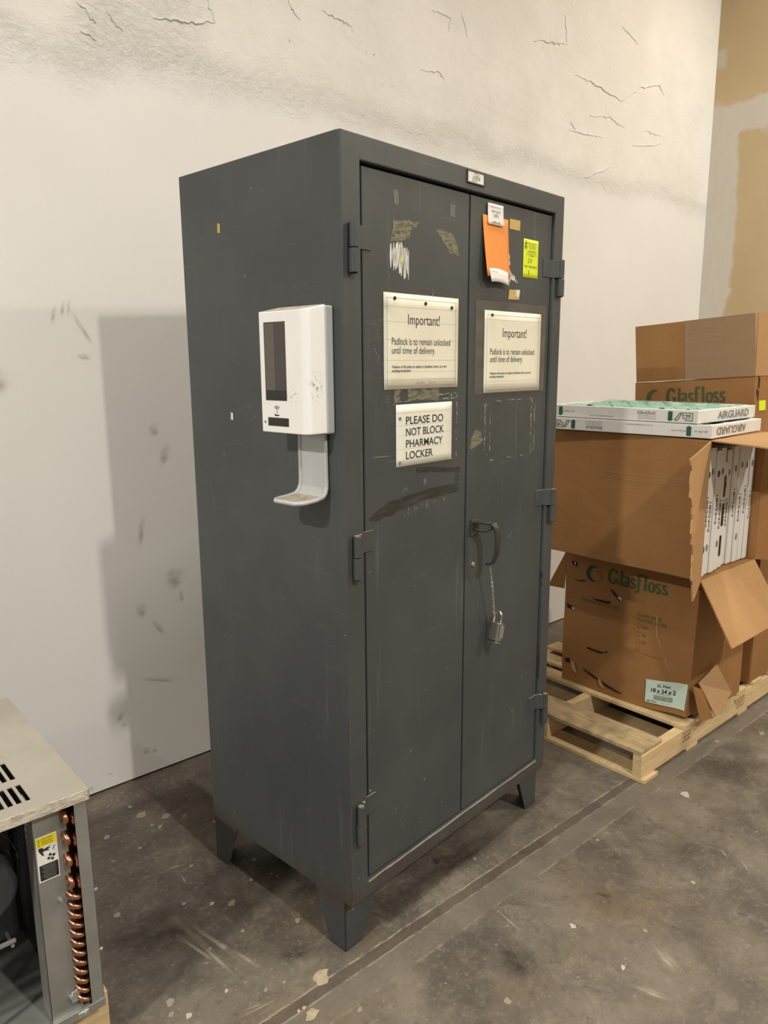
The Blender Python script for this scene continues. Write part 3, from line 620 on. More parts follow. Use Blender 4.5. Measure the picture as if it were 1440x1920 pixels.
# card holder on the header
ch = MB(); y0 = -.0005
ch.box(.438, .513, -.0035, y0, 1.9440, 1.9475).box(.438, .4415, -.0035, y0, 1.9475, 1.976).box(.5095, .513, -.0035, y0, 1.9475, 1.976).box(.4415, .5095, -.0025, y0, 1.972, 1.976)
ch = ch.build('card_holder', 'handle_iron', cab, .0006)
MB().box(.4415, .5095, -.0016, y0, 1.9475, 1.972).build('card', 'paper_bright', ch)
m = MB(); mp = lambda u, v: (u, -.0021, v)
wordline(m, .468, .490, 1.9670, .0035, mp, 1, 0, 1.4); wordline(m, .462, .494, 1.9610, .0045, mp, 2, 0, 1.6); wordline(m, .460, .494, 1.9555, .0045, mp, 3, 0, 1.6); wordline(m, .460, .484, 1.9500, .0045, mp, 4, 0, 1.6)
m.build('lettering', 'ink_grey', ch)

# door handle: bracket arm standing out of the door, hanging grip curling back
hd = MB().prism([(.492, .009), (.522, .009), (.520, -.050), (.503, -.052)], 1.064, 1.072, lambda u, v, h: (u, v, h)).box(.490, .526, .0035, .009, 1.028, 1.074).build('door_handle', 'handle_iron', DOORS[1], .002)
gp = [(.511, -.046, 1.070), (.514, -.056, 1.066), (.519, -.061, 1.052), (.522, -.062, 1.030), (.522, -.061, 1.000), (.521, -.057, .975), (.519, -.050, .958), (.516, -.040, .951), (.514, -.030, .950)]
m = MB()
for k, (px, py, pz) in enumerate(gp): pass
wdt = [.011, .013, .014, .013, .0115, .011, .0105, .010, .008]; thk = [.005, .006, .006, .005, .0045, .0045, .0045, .004, .003]
rings = []
for k, p in enumerate(gp):
    t_ = (Vector(gp[min(k+1, 8)])-Vector(gp[max(k-1, 0)])).normalized(); sx_ = Vector((1, 0, 0)); n_ = t_.cross(sx_).normalized(); sx_ = n_.cross(t_).normalized()
    rings.append([tuple(Vector(p)+sx_*wdt[k]*math.cos(2*math.pi*j/10)+n_*thk[k]*math.sin(2*math.pi*j/10)) for j in range(10)])
vs_ = [v for rg in rings for v in rg]; fs = [(i*10+j, i*10+(j+1) % 10, (i+1)*10+(j+1) % 10, (i+1)*10+j) for i in range(8) for j in range(10)]+[tuple(range(9, -1, -1)), tuple(80+j for j in range(10))]
m.add(vs_, fs); m.build('grip', 'handle_iron', hd, 0, True)
MB().tube([(.500, .004, 1.050), (.498, -.012, 1.047), (.500, -.028, 1.047), (.508, -.042, 1.052), (.514, -.054, 1.058)], .0045, 10).build('hasp_bar', 'handle_iron', hd, 0, True)

# ------------------------------------------------------------------ padlock on its chain (chain hangs from the handle)
lk = thing('padlock', 'small silver padlock hanging open by its shackle from the thin chain', 'padlock', cabw(.5735, -.022, .700), ROT)
lkb = MB(); TL = R(13)
tm = Matrix.Rotation(TL, 4, 'Y')
def lm(x, y, z): return tuple(tm @ Vector((x, y, z)))
prof = [(.013*math.copysign(abs(math.cos(a))**.6, math.cos(a)), .020*math.copysign(abs(math.sin(a))**.6, math.sin(a))) for a in [2*math.pi*i/28 for i in range(28)]]
o = lkb.prism(prof, .006, .060, lambda u, v, h: lm(u, v, h)).build('lock_body', 'steel', lk, .0012)
MB().prism([(u*1.02, v*1.02) for u, v in prof], .0045, .0075, lambda u, v, h: lm(u, v, h)).build('bumper', 'black_plastic', lk)
MB().prism(prof, 0, .0045, lambda u, v, h: lm(u, v, h)).build('base_cap', 'steel', lk, .001)
MB().prism([(-.0105, -.0206), (.0105, -.0206), (.0105, -.0202), (-.0105, -.0202)], .016, .054, lambda u, v, h: lm(u, v, h)).build('front_label', 'lock_face', lk)
sp = [lm(0, -.012, .058), lm(0, -.012, .080)]+[lm(0, -.012*math.cos(R(a)), .080+.012*math.sin(R(a))) for a in range(20, 181, 20)]+[lm(0, .012, .058)]
MB().tube(sp, .0035, 10).build('shackle', 'steel_chrome', lk, 0, True)
cn = thing('chain', 'thin silver link chain hanging down from the cabinet door handle', 'chain', cabw(.520, -.0365, -.010), ROT)
zt, zb_ = .958, .786; nl = 26; lm_ = MB().tube([(.0026*math.cos(R(a)), 0, .0048*math.sin(R(a))) for a in range(0, 360, 36)], .00095, 5, closed=True); me0 = None
for i in range(nl):
    t_ = i/(nl-1)
    if me0 is None: l0 = lm_.build('link', 'steel_chrome', cn, 0, True); me0 = l0.data; l_ = l0
    else: l_ = bpy.data.objects.new('link', me0); col.objects.link(l_); l_.parent = cn
    l_.location = (.052*t_**.8, .014*t_, zt+(zb_-zt)*t_); l_.rotation_euler = (0, 0, R(90*(i % 2)+20))

# ------------------------------------------------------------------ notices on the doors
def notice(name, label, x0, z0, w_, h_, mat, yoff=.0075, curl=None, rzoff=0.0, sheet='sheet', cat='sign'):
    t = thing(name, label, cat, cabw(x0, yoff, z0), ROT)
    n = 8
    fn = curl or (lambda u, v: 0.0)
    MB().grid(n, n, lambda u, v: (u*w_, -fn(u, v), v*h_)).build(sheet, mat, t, solid=.0004, smooth=True)
    return t
mpS = lambda u, v: (u, -.0006, v)
def important(name, label, x0, z0, w_, h_, film):
    t = notice(name, label, x0, z0, w_, h_, 'paper_cream', .0075 if not film else .0062)
    k = w_/.283
    def X(u): return u*w_/510.0
    def Z(v): return h_-v*h_/(650.0)
    m = MB()
    put_text(m, 'Important!', X(155), X(372), Z(205), .0245*k, mpS, -.002)
    put_text(m, 'Padlock is to remain unlocked', X(50), X(450), Z(345), .0165*k, mpS)
    put_text(m, 'until time of delivery.', X(50), X(342), Z(405), .0165*k, mpS)
    put_text(m, 'Violations of this policy are subject to disciplinary action, up to and', X(50), X(424), Z(503), .0063*k, mpS, .01)
    put_text(m, 'including termination.', X(50), X(175), Z(530), .0063*k, mpS, .01)
    m.build('lettering', 'ink_black', t)
    m = MB(); frame_lines(m, X(20), X(492), Z(630), Z(32), .0008, mpS); m.build('border', 'ink_grey', t)
    if not film:
        m = MB(); wordline(m, X(208), X(262), Z(617), .008, mpS, 30, .2); wordline(m, X(298), X(340), Z(617), .008, mpS, 31, .2); m.build('pencil_note', 'ink_faint', t)
    m = MB()
    for zz in ((90, 190, 310, 450, 530, 585) if not film else (70, 560)): quad(m, X(14), X(498), Z(zz)-.0003, Z(zz)+.0003, lambda u, v: (u, -.0005, v))
    m.build('crease', 'ink_faint', t)
    for (uu, vv) in (((68, 35), (271, 55), (458, 70)) if not film else ((60, 35),)):
        MB().cyl((X(uu), -.0002, Z(vv)), (X(uu), -.0030, Z(vv)), .0042, 14).build('fastener', 'ink_black', t, .0006)
    return t
s1 = important('paper_notice', 'cream notice headed Important, three dark fasteners along its top edge', .138, 1.441, .283, .222, False)
s2 = important('paper_notice', 'cream notice headed Important inside a clear plastic sleeve', .536, 1.421, .285, .220, True)
sl = MB().grid(10, 8, lambda u, v: (-.040+u*.352, .0004-.0004*math.sin(u*9)*math.sin(v*6)-.0, -.002+v*.246)).build('plastic_sleeve', 'clear_film', s2, smooth=True)
t = notice('paper_notice', 'white notice in bold capitals asking not to block the locker', .180, 1.2535, .218, .151, 'paper_white')
m = MB()
for i, (s_, u1) in enumerate((('PLEASE DO', .182), ('NOT BLOCK', .185), ('PHARMACY', .180), ('LOCKER', .140))):
    put_text(m, s_, .036, u1, .1025-.0285*i, .0185, mpS, .010)
m.build('lettering', 'ink_black', t)
for uu, vv in ((.013, .118), (.012, .010)): MB().cyl((uu, -.0002, vv), (uu, -.003, vv), .0042, 14).build('fastener', 'ink_grey', t, .0006)
m = MB()
for zz in (.042, .075, .100, .130): quad(m, .002, .216, zz, zz+.0005, mpS)
m.build('crease', 'ink_faint', t)

# orange sheet curling off the door, held by a white tag
def ocurl(u, v): return .001+.020*(1-v)**1.3*(.95-.45*u)
t = notice('orange_paper', 'bright orange paper with a white printed strip at its lower end', .520, 1.726, .118, .155, 'paper_orange', .008, ocurl, cat='paper')
mo = MB().grid(8, 3, lambda u, v: (.010+u*.098+.004*(1-v), -ocurl(u, (v*.034-.012)/.155)-.0015, -.014+v*.034-.004*u+.004*math.sin(u*3.1))).build('white_strip', 'paper_bright', t, solid=.0004, smooth=True)
m = MB(); mp = lambda u, v: (u, -ocurl(u/.118, max(v, 0)/.155)-.0028-.002*(v < 0), v); wordline(m, .016, .052, .012, .0035, mp, 5); m.build('lettering', 'ink_grey', t)
t = notice('paper_tag', 'small white tag with handwriting holding the orange paper', .538, 1.859, .072, .053, 'paper_bright', .0045, lambda u, v: .0035*(1-v)**2, cat='tag')
mp = lambda u, v: (u, -.0009-.0035*(1-v/.053)**2, v)
m = MB(); wordline(m, .012, .058, .0435, .0030, mp, 6); m.build('lettering', 'ink_grey', t)
m = MB(); wordline(m, .016, .054, .0315, .0060, mp, 7, .3); wordline(m, .026, .048, .0205, .0068, mp, 8, .3); wordline(m, .018, .056, .0040, .0062, mp, 9, .3); m.build('handwriting', 'ink_black', t)
m = MB()
for zz in (.0285, .0175): quad(m, .018, .064, zz, zz+.0004, mp)
m.build('ruled_line', 'ink_faint', t)
t = notice('yellow_sticker', 'fluorescent yellow auction sticker with the number 20', .7195, 1.739, .0775, .104, 'paper_yellow', .008, cat='sticker')
mp = mpS; m = MB()
frame_lines(m, .005, .017, .078, .100, .0012, mp); wordline(m, .007, .015, .090, .006, mp, 10, 0, 1.8); wordline(m, .007, .015, .081, .006, mp, 11, 0, 1.8)
wordline(m, .022, .070, .0930, .0042, mp, 12, .15, 1.3)
for k_, (zz, a_, b_) in enumerate(((.089, .028, .062), (.0855, .026, .066), (.082, .026, .066), (.0785, .030, .060))): wordline(m, a_, b_, zz, .0024, mp, 20+k_)
wordline(m, .022, .066, .0705, .0044, mp, 13, 0, 1.4); wordline(m, .020, .066, .0655, .0030, mp, 14)
quad(m, .010, .072, .0625, .0632, mp); wordline(m, .030, .054, .0585, .0034, mp, 15, 0, 1.4); quad(m, .006, .074, .0322, .0330, mp)
wordline(m, .008, .022, .0280, .0038, mp, 16, 0, 1.6); wordline(m, .032, .068, .0280, .0038, mp, 17, 0, 1.6)
m.build('lettering', 'ink_olive', t)
m = MB(); put_text(m, '20', .020, .044, .0415, .0115, mp, -.01, slant=.15); put_text(m, '1', .028, .031, .008, .013, mp, -.02); m.build('handwriting', 'ink_olive', t)

# ------------------------------------------------------------------ hand sanitiser dispenser on the cabinet side
ds = thing('sanitizer_dispenser', 'white touch-free hand sanitizer dispenser with grey drip tray on the cabinet side', 'dispenser', cabw(-.0008, 0, 0), ROT)
MB().box(-.024, 0, .029, .184, 1.348, 1.627).build('back_plate', 'grey_plastic', ds, .004)
# cover: rounded-corner section swept upward, its top sloping up to the wall side
sec = []
def rc(cx, cy, r, a0, a1, n=6): return [(cx+r*math.cos(R(a0+(a1-a0)*i/n)), cy+r*math.sin(R(a0+(a1-a0)*i/n))) for i in range(n+1)]
sec = [(-.020, .189), (-.020, .031)]+rc(-.064, .0485, .0165, 270, 180)+rc(-.0765, .186, .0035, 180, 90)
sec = [(-.020, .1895), (-.020, .032)]+rc(-.0625, .0495, .0175, 270, 180, 8)+rc(-.0765, .186, .0035, 180, 90, 4)
zt_ = lambda x: 1.629+(x+.02)*.20
n = len(sec); m = MB()
m.add([(x, y, 1.3495) for x, y in sec]+[(x, y, zt_(x)) for x, y in sec], [tuple(range(n)), tuple(range(2*n-1, n-1, -1))]+[(i, (i+1) % n, n+(i+1) % n, n+i) for i in range(n)])
cv = m.build('cover', 'white_plastic', ds, .0025, seg=3)
dm = MB().add([(x*.985-.0005, .1135+(y-.1135)*.96, zt_(x)+.0004) for x, y in sec], [tuple(range(n))]).build('dust_film', 'dust', cv)
fx = -.0802; mp = lambda y, z: (fx, y, z)
MB().box(-.0806, -.079, .098, .172, 1.4215, 1.594).build('window', 'smoked_plastic', ds, .001)
MB().box(-.08085, -.0805, .136, .168, 1.424, 1.590).build('bottle_shade', 'bottle_grey', ds)
MB().box(-.08095, -.0805, .100, .170, 1.4225, 1.4445).build('bottle_shade', 'sensor_black', ds)
MB().box(-.0808, -.079, .094, .166, 1.3645, 1.3835).build('sensor_window', 'sensor_black', ds, .0005)
MB().cyl((-.079, .177, 1.3725), (-.0806, .177, 1.3725), .0030, 10).build('indicator', 'ink_grey', ds)
m = MB(); mpi = lambda u, z: (-.0809, .133-u, z)      # u to the right as seen
for k, r_ in enumerate((.0050, .0085, .0120)): nib(m, arc(0, 1.3985, r_*.9, r_*.95, 40, 140, 8), .0010, .0010, mpi)
m.add([mpi(*p) for p in [(0, 1.3995), (.0016, 1.396), (0, 1.3945), (-.0016, 1.396)]], [(0, 1, 2, 3)])
m.add([mpi(*p) for p in [(-.0085, 1.3880), (-.0085, 1.3925), (-.004, 1.3910), (.002, 1.3898), (.0095, 1.3905), (.004, 1.3878), (0, 1.3868)]], [tuple(range(7))])
m.build('hand_icon', 'ink_black', ds)
# scuffs on the cover
o = MB().grid(1, 1, lambda u, v: (u-.5, v-.5, 0)).build('scuff', 'green_scuff', cv); o.scale = (.05, .09, 1); o.location = (-.052, .0314, 1.455); o.rotation_euler = (R(90), 0, 0)
o = MB().grid(1, 1, lambda u, v: (u-.5, v-.5, 0)).build('scuff', 'grey_scuff', cv); o.scale = (.05, .06, 1); o.location = (-.0808, .080, 1.435); o.rotation_euler = (R(90), 0, R(90))
# bracket and tray: one bent plate with a raised rim
prof = [(-.004, 1.352), (-.004, 1.235), (-.005, 1.220), (-.010, 1.208), (-.020, 1.200), (-.040, 1.1965), (-.075, 1.1945), (-.092, 1.1935)]
def brk(u, v):
    i = min(int(v*7), 6); t_ = v*7-i; x = prof[i][0]+(prof[i+1][0]-prof[i][0])*t_; z = prof[i][1]+(prof[i+1][1]-prof[i][1])*t_
    half = .043+.005*min(1, v*1.5); yc = .101
    if v > .80: half *= math.sqrt(max(.10, 1-((v-.80)/.20)**2*.55))
    return (x, yc+(u-.5)*2*half, z)
bt = MB().grid(8, 42, brk).build('drip_bracket', 'grey_plastic', ds, smooth=True, solid=.005)
rim = [brk(0, i/42) for i in range(43)]+[brk(i/8, 1) for i in range(1, 8)]+[brk(1, 1-i/42) for i in range(43)]
MB().tube([(x-.0012, y, z+.001) for x, y, z in rim], .0052, 8).build('rim', 'grey_plastic', bt, smooth=True)
MB().grid(6, 8, lambda u, v: tuple(Vector(brk(.08+.84*u, .60+.36*v))+Vector((0, 0, .0034)))).build('dust_film', 'dust', bt, smooth=True)

# ================================================================== PALLET WITH BOXES (world frame; x along the wall)
PX, PY = 1.294, -.056; PL, PW = 1.219, .87
pal = thing('wooden_pallet', 'pale timber stringer pallet under the cardboard boxes', 'pallet', (PX, PY, 0))
for i, y in enumerate((0, .416, .832)):
    st_ = MB().box(.002, PL-.002, y, y+.038, .016, .104).build('stringer', 'pallet_wood', pal, .002)
    if i == 0:
        m = MB(); mp = lambda u, v: (u, -.0008, v)
        for k in range(4): wordline(m, .735+.01*k, .84, .082-.013*k, .009, mp, 60+k)
        for k in range(3): wordline(m, .30, .36, .085-.016*k, .010, mp, 70+k)
        m.build('print', 'ink_brown', st_)
for k, (a, b_) in enumerate(((0, .148), (.300, .390), (.445, .535), (.600, .690), (.755, .845), (.915, 1.005), (1.075, 1.219))):
    MB().box(a, b_, -.001 if k else .006, PW, .1045, .120).build('deck_board', 'worn_wood' if k == 0 else 'pallet_wood', pal, .002)
for a, b_ in ((0, .10), (.34, .43), (.79, .88), (1.119, 1.219)):
    MB().box(a, b_, -.014 if a == 0 else .001, PW, 0, .0155).build('bottom_board', 'pallet_wood', pal, .002)

def disp(p, seed, amp, fr=4.0):
    q = Vector(p)*fr+Vector((seed*3.7, seed*1.3, seed*5.1)); return mnoise.noise_vector(q)*amp
def crumpled(W_, D_, H_, seed, amp, n=14, crush=0.0, skip=()):
    """box shell of six dented walls; returns mesh builder and the dent function"""
    def f(p):
        v = Vector(p)+disp(p, seed, amp)+disp(p, seed+9, amp*.35, 13)
        if crush:
            d2 = (p[0]**2+p[1]**2)/(.14**2)+(p[2]**2)/(.20**2); wgt = math.exp(-d2); v += Vector((.35, .45, .35))*crush*wgt
            v.z = max(v.z, 0.0)
        return tuple(v)
    m = MB()
    faces = {'-x': lambda u, v: f((0, u*D_, v*H_)), '+x': lambda u, v: f((W_, u*D_, v*H_)), '-y': lambda u, v: f((u*W_, 0, v*H_)), '+y': lambda u, v: f((u*W_, D_, v*H_)), '-z': lambda u, v: f((u*W_, v*D_, 0)), '+z': lambda u, v: f((u*W_, v*D_, H_))}
    for k, fn in faces.items():
        if k not in skip: m.grid(n, n, fn)
    return m, f

# --- lower box
BX, BY, BZ = 1.622, -.062, .122; BW, BD, BH = .44, .592, .609
b1 = thing('cardboard_box', 'battered brown carton with torn holes and a mint size label, under the open carton', 'box', (BX, BY, BZ))
m, f1 = crumpled(BW, BD, BH, 2, .006, 16, .05)
m.build('carton', 'cardboard', b1, smooth=True)
P1 = lambda y, z: (Vector(f1((0, y-BY, z-BZ)))+Vector((-.0016, 0, 0)))[:]
U1 = lambda u, v: P1(-u, v)          # u runs to the right as seen
m = MB(); glasfloss(m, U1, -.318, .612, .262, .062); m.build('print', 'ink_green', b1)
m = MB(); crescent(m, U1, -.392, .634, .033); m.build('print', 'logo_green', b1)
m = MB(); nib(m, arc(-.372, .628, .024, .022, -60, 60, 8), .002, .002, U1); nib(m, arc(-.355, .640, .020, .014, 60, 180, 8), .002, .002, U1)
frame_lines(m, -.178, -.164, .452, .470, .0014, U1); frame_lines(m, -.178, -.164, .420, .438, .0014, U1); frame_lines(m, -.178, -.164, .388, .406, .0014, U1); frame_lines(m, -.178, -.164, .356, .374, .0014, U1)
frame_lines(m, -.430, -.416, .462, .478, .0012, U1); quad(m, -.410, -.310, .457, .4585, U1); quad(m, -.155, -.060, .350, .3515, U1)
wordline(m, -.235, -.150, .560, .005, U1, 90)
m.build('print', 'ink_brown', b1)
m = MB(); put_text(m, 'Z-LINE SERIES', -.182, -.075, .502, .0125, U1, .02); put_text(m, 'PLEATED FILTER', -.182, -.050, .482, .0125, U1, .02)
put_text(m, 'SB', -.156, -.132, .456, .011, U1, .02); put_text(m, 'ZL', -.156, -.134, .424, .011, U1, .02); put_text(m, 'HV', -.156, -.134, .392, .011, U1, .02); put_text(m, 'DISPOSABLE FILTER', -.437, -.262, .508, .0115, U1, .01)
m.build('print', 'ink_olive', b1)
# tears in the carton: dark slits with a curl of pale fibre
def tear(pts, mat='dark_gap', dx=0.0, nm='tear'): MB().poly([tuple(Vector(P1(y, z))+Vector((-.0006-dx, 0, 0))) for y, z in pts]).build(nm, mat, b1)
tear(rag([(.305, .585), (.262, .545), (.258, .550), (.300, .592)], 3, .002, 1)); tear(rag([(.300, .535), (.37, .53), (.40, .538), (.37, .525), (.31, .522)], 3, .0015, 2))
tear(rag([(.415, .300), (.40, .307), (.34, .305), (.30, .315), (.34, .298), (.40, .297)], 3, .002, 3)); tear([(.272, .560), (.250, .548), (.258, .566)], 'white_chip', .001, 'torn_paper')
tear(rag([(.515, .225), (.490, .228), (.478, .205), (.512, .203)], 3, .003, 4)); tear(rag([(.43, .200), (.30, .165), (.23, .152), (.23, .147), (.30, .157), (.42, .191)], 3, .002, 5))
tear([(.485, .222), (.465, .215), (.452, .165), (.475, .178)], 'torn_fibre', .003, 'torn_flap'); tear([(.345, .185), (.328, .172), (.31, .140), (.338, .158)], 'torn_fibre', .003, 'torn_flap')
tear(rag([(.515, .475), (.485, .470), (.480, .455), (.512, .458)], 3, .003, 6)); tear([(.492, .468), (.474, .466), (.482, .455)], 'white_chip', .001, 'torn_paper')
tear(rag([(.50, .672), (.475, .668), (.470, .648), (.492, .652)], 3, .002, 7)); tear([(.487, .668), (.477, .664), (.482, .652)], 'white_chip', .001, 'torn_paper'); tear(rag([(.515, .590), (.46, .592), (.42, .600), (.45, .588)], 3, .002, 8))
for pts in ([(.10, .52), (.095, .44), (.03, .31), (.027, .31), (.088, .44), (.093, .52)], [(.16, .345), (.06, .335), (.06, .3335), (.16, .343)]): tear(pts, 'cardboard_rubbed', .0002, 'crease_line')
# size label wrapped over the crushed corner
LBL = lambda y, z: tuple(Vector(f1((0, y-BY, z-BZ)))+Vector((-.0035, 0, 0)))
def lblp(u, v): return LBL(.124-u*.180, .150+v*.098+u*.020*v)
lb = MB().grid(10, 6, lblp).build('size_label', 'label_mint', b1, smooth=True)
ml = lambda u, v: tuple(Vector(lblp(u, v))+Vector((-.0012, 0, 0)))
m = MB(); put_text(m, '18 x 24 x 2', .14, .76, .50, .155, ml, .03); put_text(m, 'ZL Pleat', .28, .62, .74, .10, ml, .02)
wordline(m, .36, .55, .88, .035, ml, 41); wordline(m, .28, .62, .43, .04, ml, 42); wordline(m, .04, .30, .06, .06, ml, 43, 0, 1.8); wordline(m, .40, .66, .07, .03, ml, 44)
m.build('lettering', 'ink_black', lb)
m = MB(); rnd = random.Random(6); u = .22
while u < .70:
    wd = rnd.choice((.004, .007, .010)); quad(m, u, u+wd, .18, .38, ml); u += wd+rnd.choice((.005, .008))
m.build('barcode', 'ink_grey', lb)
# crushed flap on the end face and the flap sticking out behind
def fl_(name, pts, mat='cardboard', par=None, th=.005):
    return MB().poly(pts).build(name, mat, par, solid=th)
MB().add([(.030, -.012, .165), (.16, -.018, .205), (.285, -.030, .055), (.10, -.055, .020)], [(0, 1, 2, 3)]).build('torn_flap', 'cardboard_rubbed', b1, solid=.005)
MB().add([(.0, -.003, .16), (.040, -.020, .14), (.10, -.048, .012), (.05, -.020, .002)], [(0, 1, 2, 3)]).build('torn_flap', 'cardboard', b1, solid=.004)
MB().add([(.010, BD+.004, BH-.02), (.014, BD+.10, BH-.205), (.014, BD+.015, BH-.20)], [(0, 1, 2)]).build('flap', 'cardboard', b1, solid=.004)

# --- open box on top of it, mouth toward the room
MX, MY, MZ = 1.500, -.120, .736; MW, MD, MH = .442, .655, .500
b2 = thing('cardboard_box', 'open brown carton on its side packed with white framed filters', 'box', (MX, MY, MZ))
m, f2 = crumpled(MW, MD, MH, 5, .0035, 10, 0, ('-y',))
m.build('carton', 'cardboard', b2, solid=.004)
def strip_flap(h0, h1, f0, f1_, name='flap', mat='cardboard_inside', wav=0.0, seed=1, n=12):
    h0, h1, f0, f1_ = map(Vector, (h0, h1, f0, f1_)); rnd = random.Random(seed); jit = [wav*math.sin(k*.9+seed)+wav*.5*math.sin(k*2.3) for k in range(n+1)]
    def fn(u, v):
        a = h0.lerp(h1, u); b_ = f0.lerp(f1_, u); i = round(u*n); vv = v*(1+jit[i]*(v > .9)) ; p = a.lerp(b_, vv); p += disp(p, seed, .004)*v; return tuple(p)
    return MB().grid(n, 4, fn).build(name, mat, b2, solid=.005, smooth=False)
strip_flap((0, 0, MH-.002), (0, 0, .002), (-.250, -.055, MH-.039), (-.250, -.097, -.002), wav=.045, seed=3, n=24, mat='cardboard_inside')
strip_flap((0, 0, .001), (MW, 0, .001), (.0, -.129, -.218), (MW+.01, -.129, -.216), seed=4)
strip_flap((0, 0, MH-.001), (MW, 0, MH-.001), (0, -.250, MH-.016), (MW, -.250, MH-.016), seed=6)
strip_flap((MW, 0, MH-.002), (MW, 0, .002), (MW+.16, -.185, MH-.01), (MW+.16, -.185, .0), seed=7, mat='cardboard')
m = MB()
for zz in (.33, .352): quad(m, .0, .62, zz, zz+.0012, lambda u, v: tuple(Vector(f2((0, u, v)))+Vector((-.0032, 0, 0))))
m.build('crease_line', 'cardboard_rubbed', b2)
# filters standing in it
FT = .0385
flabels = ['white framed pleated filter standing at the open end flap of the carton', 'white framed filter second from the open end flap in the carton', 'white framed filter third from the open end flap in the carton', 'white framed filter beside the one with dark cut-outs in the carton',
  'white framed filter with dark oval cut-outs in its frame', 'white framed filter with a long number across its spine', 'short white framed filter behind the one with the long number', 'white framed filter with a small dark mark low on its spine', 'white framed filter last but one from the closed side wall of the carton', 'white framed filter against the closed side wall of the carton']
fspec = [(.010, .012, .455, 2), (.052, .020, .462, -2), (.096, .018, .450, 3), (.139, .024, .455, -1), (.183, .030, .400, 2), (.226, .040, .440, 0), (.268, .034, .452, -2), (.310, .030, .462, 1), (.352, .030, .458, -1), (.394, .028, .462, 0)]
for i, (fx_, fy, fh, lean) in enumerate(fspec):
    t = thing('air_filter', flabels[i], 'filter', (MX+fx_, MY+fy, MZ+.006), 0, 'filters packed in the open carton')
    t.rotation_euler = (0, R(.35), 0)
    Ld = .56
    m = MB(); bd = .03
    m.box(0, FT, 0, bd, 0, fh).box(0, FT, Ld-bd, Ld, 0, fh).box(0, FT, bd, Ld-bd, 0, bd).box(0, FT, bd, Ld-bd, fh-bd, fh)
    m.build('frame', 'filter_white', t, .002)
    npl = 14; MB().grid(npl*2, 1, lambda u, v: (.006 if int(round(u*npl*2)) % 2 else FT-.006, bd+(Ld-2*bd)*u, bd+(fh-2*bd)*v)).build('pleated_media', 'filter_white', t)
    ms = lambda u, v: (v, -.0008, u)       # u upward along the spine, v across
    md = lambda u, v: (FT-v, -.0008, fh-u)
    m = MB()
    put_text(m, '18x24x2', fh*.42 if i % 2 else fh*.36, fh*.66 if i % 2 else fh*.60, FT*.32, .011 if i != 5 else .020, md, .01)
    m.build('lettering', 'ink_black' if i != 9 else 'ink_grey', t)
    m = MB(); disc(m, .085, FT*.5, .009, md, 10, .013)
    if i in (0, 1, 3, 7): disc(m, fh-.10, FT*.5, .008, md, 10, .014)
    m.build('logo_mark', 'ink_blue' if i in (0, 2) else 'ink_grey', t)
    if i == 4:
        for z0, z1 in ((.045, .125), (.160, .245), (.270, .350)):
            MB().prism([(FT*.12, z0+.008), (FT*.22, z0), (FT*.48, z0), (FT*.56, z0+.008), (FT*.56, z1-.008), (FT*.48, z1), (FT*.22, z1), (FT*.12, z1-.008)], -.0012, -.0004, lambda u, v, h: (u, h, v)).build('cut_out', 'sensor_black', t)

